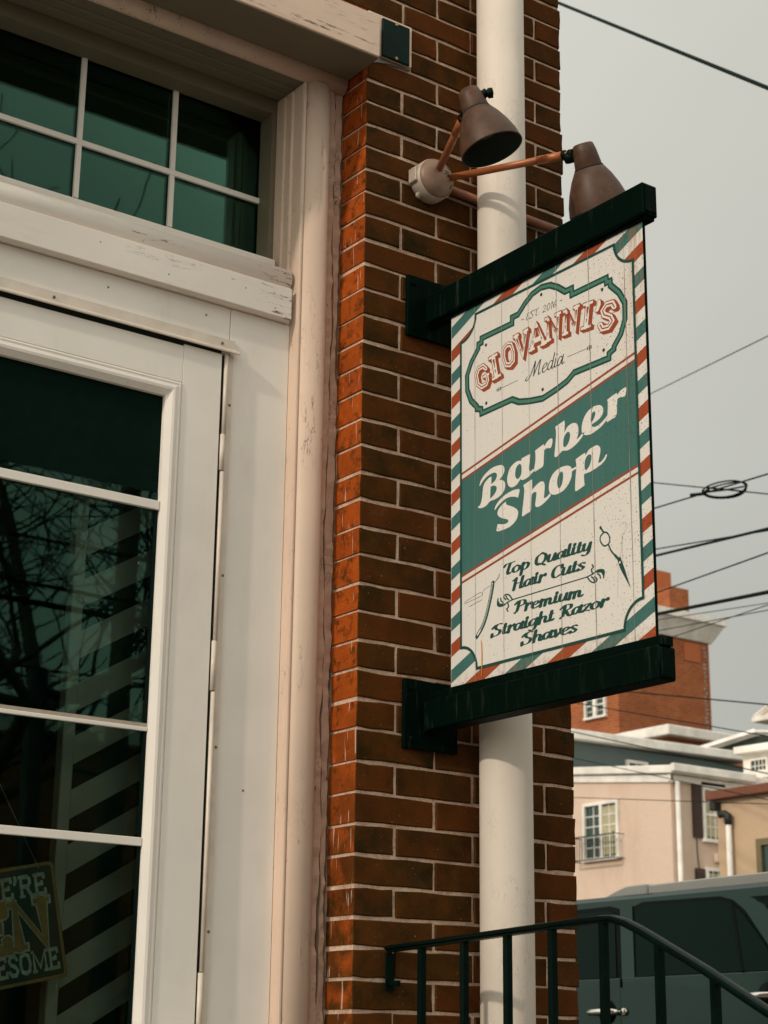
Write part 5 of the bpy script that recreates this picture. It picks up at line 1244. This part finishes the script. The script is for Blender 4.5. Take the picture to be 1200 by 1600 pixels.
for x0, x1, z0, z1 in ((29.86, 30.17, 5.36, 6.68), (30.92, 31.22, 5.36, 6.68), (29.88, 30.19, 3.30, 4.62), (30.95, 31.25, 3.30, 4.62)):
    sh = MB().box(x0, x1, PY0 - 0.05, PY0 - 0.002, z0, z1).build('shutter', MAT['shutter'], pk)
    sl = MB()
    for i in range(14): t = z0 + 0.06 + (z1 - z0 - 0.12) * i / 14; sl.box(x0 + 0.04, x1 - 0.04, PY0 - 0.064, PY0 - 0.0505, t, t + 0.05)
    sl.build('shutter_slats', MAT['shutter'], sh)
MB().tube([(29.29, PY0 - 0.10, 6.70), (29.29, PY0 - 0.10, GZ)], 0.062, 12).build('downpipe', MAT['trim'], pk)
MB().box(30.55, 30.98, PY0 - 0.12, PY0 - 0.003, 4.80, 5.02).build('vent_box', MAT['pink'], pk, 0.02)
MB().tube([(29.85, PY0 - 0.02, 6.02), (29.97, PY0 - 0.02, 5.92), (29.98, PY0 - 0.02, 5.0), (30.06, PY0 - 0.02, 4.3), (30.08, PY0 - 0.02, 3.0)], 0.012, 6).build('wall_cable', MAT['iron'], pk)

# low tan building in front of it
tn = thing('tan_building', 'low tan stucco building with brown roof edge and a white vent pipe', 'building', (20.0, 10.0, GZ))
MB().box(16.53, 24.0, 5.0, 14.59, GZ - 0.5, 3.61).build('wall', MAT['tan'], tn)
MB().box(16.40, 24.1, 4.9, 14.70, 3.612, 3.74).build('roof_edge', MAT['fascia'], tn, 0.01)
vp = MB().tube([(16.44, 14.30, GZ), (16.44, 14.30, 3.30)], 0.040, 14).build('vent_pipe', MAT['trim'], tn)
MB().tube([(16.44, 14.30, 3.24), (16.44, 14.30, 3.37), (16.44, 14.36, 3.40), (16.44, 14.46, 3.39)], 0.052, 10).build('pipe_cap', MAT['iron'], vp)
MB().box(16.38, 16.52, 14.50, 14.60, 3.46, 3.58).build('security_light', MAT['iron'], tn, 0.01)
dfm = MB()
for a in ((13.74, 13.83, 0.3, 3.0), (12.6, 12.69, 0.3, 3.0), (12.69, 13.74, 2.91, 3.0), (12.69, 13.74, 2.30, 2.36)): dfm.box(16.46, 16.528, a[0], a[1], a[2], a[3])
df_ = dfm.build('window_frame', MAT['olive'], tn)
MB().box(16.50, 16.527, 12.70, 13.73, 0.3, 2.90).build('pane', MAT['farglass'], df_)

# grey house behind the pink one
gh = thing('grey_house', 'dark grey rendered house with wide white eaves behind the pink house', 'house', (34.0, 38.0, GZ))
MB().box(28.5, 38.7, 34.43, 42.0, GZ - 0.5, 8.78).build('wall', MAT['greywall'], gh)
MB().prism([(27.8, 8.74), (38.85, 8.90), (38.85, 9.17), (27.8, 9.03)], 'y', 34.15, 42.0).build('roof', MAT['trim'], gh, 0.03)
win(gh, 'Y', 34.43, 33.72, 34.55, 7.2, 8.46, 2, 4, True, 0.09)

# dormer house to the right
dh = thing('white_dormer_house', 'white gabled house with small paned windows at the right behind the tan roof', 'house', (38.0, 27.0, GZ))
MB().box(34.57, 40.0, 22.0, 30.66, GZ - 0.5, 8.20).build('wall', MAT['trim'], dh)
MB().prism([(21.8, 8.02), (30.72, 8.20), (30.72, 8.40), (21.8, 8.26)], 'x', 34.25, 40.2).build('roof', MAT['trim'], dh, 0.02)
MB().box(34.20, 34.565, 21.8, 30.85, 7.42, 7.66).build('string_course', MAT['trim'], dh, 0.02)
for y in (29.75, 28.4, 27.0): win(dh, 'X', 34.57, y, y + 0.64, 7.69, 8.05, 4, 2, False, 0.06, False, 0.05)
MB().box(34.45, 34.566, 22.0, 30.6, 6.4, 7.4).build('lower_band', MAT['tan'], dh)

# small brick house with a white parapet
bh = thing('small_brick_house', 'small brick house with a flat white cornice in front of the tall brick tower', 'house', (48.0, 48.0, GZ))
MB().box(45.8, 53.0, 44.7, 53.0, GZ - 0.5, 11.85).build('wall', MAT['towerbrick'], bh)
MB().box(45.35, 53.2, 44.25, 53.2, 11.86, 12.26).build('cornice', MAT['trim'], bh, 0.04)

# shingled roof with a white verge
rh = thing('shingle_roof_house', 'house with a grey shingle roof and a white sloping verge', 'house', (44.0, 38.0, GZ))
MB().add([(41.3, 38.9, 9.98), (42.75, 37.6, 10.62), (46.6, 34.9, 10.62), (46.6, 35.6, 9.75), (42.75, 38.6, 10.50), (46.6, 35.9, 10.50)], [(0, 1, 2, 3), (0, 3, 5, 4), (1, 4, 5, 2), (0, 4, 1), (3, 2, 5)]).build('roof', MAT['shingle'], rh)
MB().tube([(41.15, 38.88, 10.06), (42.72, 37.55, 10.72)], 0.13, 4, False).tube([(42.72, 37.55, 10.72), (46.6, 34.85, 10.72)], 0.08, 4, False).build('verge', MAT['trim'], rh)
MB().prism([(41.6, 38.9), (46.5, 35.9), (47.5, 37.5), (42.6, 40.5)], 'z', GZ - 0.5, 9.74).build('wall', MAT['towerbrick'], rh)

# tall brick tower
tb = thing('brick_tower', 'tall red brick block with a white cornice and orange rooftop blocks', 'building', (58.0, 61.0, GZ))
TX, TY = 54.35, 56.35
MB().box(TX, 60.42, TY, 66.0, GZ - 0.5, 19.62).build('wall', MAT['towerbrick'], tb)
MB().add([(TX - 0.12, TY - 0.12, 19.63), (60.54, TY - 0.12, 19.63), (60.54, 66, 19.63), (TX - 0.12, 66, 19.63), (TX - 0.62, TY - 0.62, 20.45), (60.95, TY - 0.62, 20.45), (60.95, 66, 20.45), (TX - 0.62, 66, 20.45)],
         [(0, 1, 2, 3), (4, 5, 6, 7), (0, 1, 5, 4), (1, 2, 6, 5), (2, 3, 7, 6), (3, 0, 4, 7)]).box(TX - 0.72, 61.05, TY - 0.72, 66, 20.46, 20.80).build('cornice', MAT['trim'], tb)
win(tb, 'X', TX, 57.15, 58.58, 15.55, 16.75, 2, 4, True, 0.14, False, 0.10)
MB().box(TX - 0.145, TX - 0.02, 57.76, 57.97, 15.55, 16.65).build('window_post', MAT['trim'], tb)
MB().box(58.7, 59.8, TY - 0.04, TY - 0.002, 18.6, 19.5).build('brick_patch', MAT['block'], tb)
rr = random.Random(5)
seam = MB()
for i in range(60): seam.box(60.05 + rr.uniform(-.07, .07), 60.13 + rr.uniform(-.05, .09), TY - 0.02, TY - 0.003, 7.5 + i * 0.2, 7.62 + i * 0.2)
seam.build('mortar_seam', MAT['concrete'], tb)
MB().box(57.55, 60.0, 58.3, 66.0, 20.87, 23.55).build('rooftop_block', MAT['block'], tb)
MB().box(57.52, 57.548, 59.1, 59.5, 22.15, 22.42).build('vent_cover', MAT['trim'], tb)
MB().box(58.45, 59.75, 56.9, 58.2, 20.87, 22.35).build('chimney', MAT['towerbrick'], tb)

# church cupola far away
cu = thing('pediment_tower', 'distant pale tower with a small pediment at the right edge', 'tower', (83.0, 70.0, GZ))
MB().box(80.1, 86.0, 63.0, 69.9, GZ - 0.5, 20.35).build('wall', MAT['pink'], cu)
MB().prism([(70.7, 20.36), (66.3, 22.2), (62.0, 20.36)], 'x', 79.6, 86.0).build('pediment', MAT['pink'], cu)
MB().box(79.2, 86.2, 61.8, 70.9, 20.06, 20.355).build('cornice', MAT['trim'], cu)
MB().tube([(79.5, 70.9, 20.42), (79.5, 66.3, 22.35), (79.5, 61.8, 20.42)], 0.16, 4, False).build('verge', MAT['trim'], cu)

# ------------------------------------------------------------------ overhead cables
WIRES = [
 ((10.22, 13.89, 14.82), (4.43, 0.18, 3.17), 0.0155, 'thick black cable crossing the sky from the roof corner at top right'),
 ((78.23, 106.27, 41.23), (7.43, 1.6, 5.56), 0.0074, 'single thin pale cable rising across the empty sky at mid height'),
 ((21.9, 29.67, 13.95), (9.07, 2.82, 3.46), 0.0079, 'thin cable falling rightwards through the coiled loop'),
 ((16.76, 22.63, 8.45), (7.5, 1.82, 4.19), 0.0086, 'cable rising rightwards that carries the coiled loop'),
 ((16.93, 22.86, 8.41), (6.05, 1.14, 2.96), 0.0065, 'thinner upper cable of the close pair below the coiled loop'),
 ((17.02, 22.97, 7.95), (6.02, 1.1, 3.13), 0.0133, 'thicker lower cable of the close pair below the coiled loop'),
 ((26.04, 35.19, 9.77), (5.85, 0.99, 3.21), 0.0077, 'thin cable crossing in front of the orange rooftop block'),
 ((18.68, 25.21, 7.64), (4.54, 0.37, 2.23), 0.0155, 'thick black cable crossing just above the tower cornice'),
 ((24.6, 33.25, 9.95), (10.32, 3.49, 3.87), 0.0056, 'uppermost fine cable over the white tower cornice'),
 ((24.69, 33.37, 9.45), (10.3, 3.47, 3.93), 0.0064, 'lower fine cable over the white tower cornice'),
 ((53.8, 72.84, 16.95), (9.41, 2.92, 4.16), 0.0072, 'fine cable rising steeply across the right end of the tower cornice'),
 ((17.47, 23.56, 7.11), (10.51, 3.8, 2.33), 0.0086, 'cable falling gently across the brick tower wall'),
 ((16.05, 21.64, 6.57), (13.26, 5.4, 2.23), 0.0069, 'fine cable running past the tower window down to the shingle roof'),
 ((15.39, 20.73, 5.95), (11.22, 4.32, 1.51), 0.0067, 'cable crossing the white eaves of the grey house'),
 ((15.5, 20.88, 5.54), (11.21, 4.34, 1.31), 0.0052, 'fine cable falling across the grey wall'),
 ((15.37, 20.68, 4.3), (11.54, 4.45, 1.94), 0.0047, 'fine cable stretched across the pink house wall'),
]
for a, b, r, lab in WIRES:
    a = Vector(a); b = Vector(b)
    pts = [a.lerp(b, i / 16) - Vector((0, 0, 0.10 * (b - a).length / 30 * 4 * (i / 16) * (1 - i / 16) * 0.0)) for i in range(17)]
    tag(MB().tube(pts, r, 7).build('overhead_cable', MAT['wire']), lab, 'cable', 'overhead cables')
lp = thing('cable_coil', 'flattened coil of spare cable hanging on a line in the sky', 'cable coil', (10.85, 8.90, 5.69))
c0 = Vector((10.85, 8.90, 5.695)); ux = Vector((0.806, -0.592, 0.03)).normalized(); uz = Vector((0.05, 0.06, 1)).normalized(); uy = ux.cross(uz)
def ring(a, b, da, ph, wob):
    return [c0 + ux * (a * math.cos(t) + da) + uz * (b * math.sin(t) + wob * math.sin(2 * t + ph)) + uy * (0.10 * math.sin(t + ph)) for t in [2 * math.pi * i / 28 for i in range(29)]]
for a, b, da, ph, w in ((0.22, 0.055, 0.0, 0.2, 0.008), (0.205, 0.048, 0.01, 0.9, 0.010), (0.215, 0.060, -0.01, 0.5, 0.006)):
    MB().tube(ring(a, b, da, ph, w), 0.0085, 6, True, False).build('coil_turn', MAT['wire'], lp)
MB().tube([c0 - ux * 0.22 - uz * 0.03, c0 - uz * 0.005, c0 + ux * 0.20 + uz * 0.03], 0.009, 6).tube([c0 - ux * 0.20 + uz * 0.03, c0, c0 + ux * 0.22 - uz * 0.025], 0.009, 6).build('coil_cross', MAT['wire'], lp)
MB().tube([c0 - ux * 0.36 - uz * 0.055, c0 - ux * 0.24 - uz * 0.045, c0 - ux * 0.16 + uz * 0.0], 0.018, 8).build('cable_clamp', MAT['wire'], lp)

# ------------------------------------------------------------------ across the street, seen only as reflections in the door and transom
def bare_tree(loc, seed, height, label, lean=(0, 0)):
    rr = random.Random(seed)
    t = thing('bare_tree', label, 'tree', loc, 'bare street trees')
    trunk = MB(); br = MB()
    base = Vector(loc)
    def grow(p, d, length, r, depth):
        n = 4; pts = [p]; rs = [r]
        for i in range(n):
            d = (d + Vector((rr.uniform(-1, 1), rr.uniform(-1, 1), rr.uniform(-.6, .8))) * (0.10 + 0.05 * depth)).normalized()
            p = p + d * length / n; pts.append(p); rs.append(max(height * 0.0007, r * (1 - 0.45 * (i + 1) / n)))
        (trunk if depth == 0 else br).tube(pts, rs, 7 if depth < 2 else 4, True, False)
        if depth >= 6 or r < max(0.0045, height * 0.0007): return
        k = 3 if depth < 1 else rr.choice((2, 3, 3))
        for j in range(k + 1):
            i = rr.randint(2, n) if j < k else n
            ax = Vector((rr.uniform(-1, 1), rr.uniform(-1, 1), rr.uniform(-.25, .75)))
            nd = (d * (0.75 if j == k else 0.45) + ax.normalized() * 0.85).normalized()
            grow(pts[i], nd, length * rr.uniform(0.58, 0.82), rs[i] * rr.uniform(0.60, 0.82), depth + 1)
    grow(base, Vector((lean[0], lean[1], 1)).normalized(), height * 0.34, height * 0.020, 0)
    trunk.build('trunk', MAT['bark'], t, 0, False); br.build('crown', MAT['bark'], t, 0, False)
    return t
bare_tree((3.95, -12.6, PZ), 11, 11.5, 'bare street tree across the road, mirrored in the door glass', (0.05, 0))
bare_tree((12.4, -28.5, PZ), 23, 21.5, 'tall bare tree behind the low brick house, its twigs mirrored in the transom', (-0.02, 0))
up = thing('utility_pole', 'weathered wooden utility pole across the road, mirrored in the door', 'pole', (5.72, -11.9, PZ))
MB().tube([(5.72, -11.9, PZ), (5.72, -11.9, 7.5)], [0.13, 0.10], 14).build('pole_shaft', MAT['pole_wood'], up)
MB().box(4.97, 6.47, -11.95, -11.85, 6.9, 7.02).build('cross_arm', MAT['pole_wood'], up)
for (z, r), lab in zip(((4.75, 0.016), (4.30, 0.02), (4.12, 0.03), (3.5, 0.012)), ('topmost black cable slung along the far pavement', 'second black cable from the top along the far pavement', 'thickest black cable slung along the far pavement', 'lowest and thinnest cable slung along the far pavement')):
    tag(MB().tube([(-45, -11.75, z + 0.6), (5.72, -11.75, z), (60, -11.75, z + 0.7)], r, 6).build('street_cable', MAT['wire']), lab + ', mirrored in the door glass', 'cable', 'cables along the far pavement')
sp = thing('bracket_post', 'dark post with two scrolled bracket arms across the road', 'post', (4.85, -11.9, PZ))
MB().tube([(4.85, -11.9, PZ), (4.85, -11.9, 3.55)], 0.10, 12).build('post', MAT['iron'], sp)
for z in (3.32, 2.92): MB().tube([(4.85, -11.9, z), (5.25, -11.9, z - 0.03), (5.5, -11.9, z + 0.02)], 0.055, 8).build('bracket_arm', MAT['iron'], sp)
MB().tube([(4.9, -11.9, 2.6), (5.1, -11.9, 2.95), (5.25, -11.9, 3.08), (5.45, -11.9, 2.95)], 0.03, 6).build('scroll', MAT['iron'], sp)
ob = thing('opposite_house', 'low brick house across the road', 'house', (2.0, -22.0, GZ))
MB().box(-9.0, 18.0, -26.0, -19.0, GZ, 4.2).build('wall', MAT['towerbrick'], ob)
MB().box(-9.3, 18.3, -26.3, -18.7, 4.205, 4.5).build('cornice', MAT['trim'], ob)
for x in (-6.5, -3.2, 0.1, 3.4, 6.7, 13.2):
    f = MB().box(x, x + 1.1, -18.998, -18.93, -0.2, 1.7).build('window', MAT['trim'], ob)
    MB().box(x + 0.1, x + 1.0, -18.929, -18.92, -0.1, 1.6).build('pane', MAT['farglass'], f)
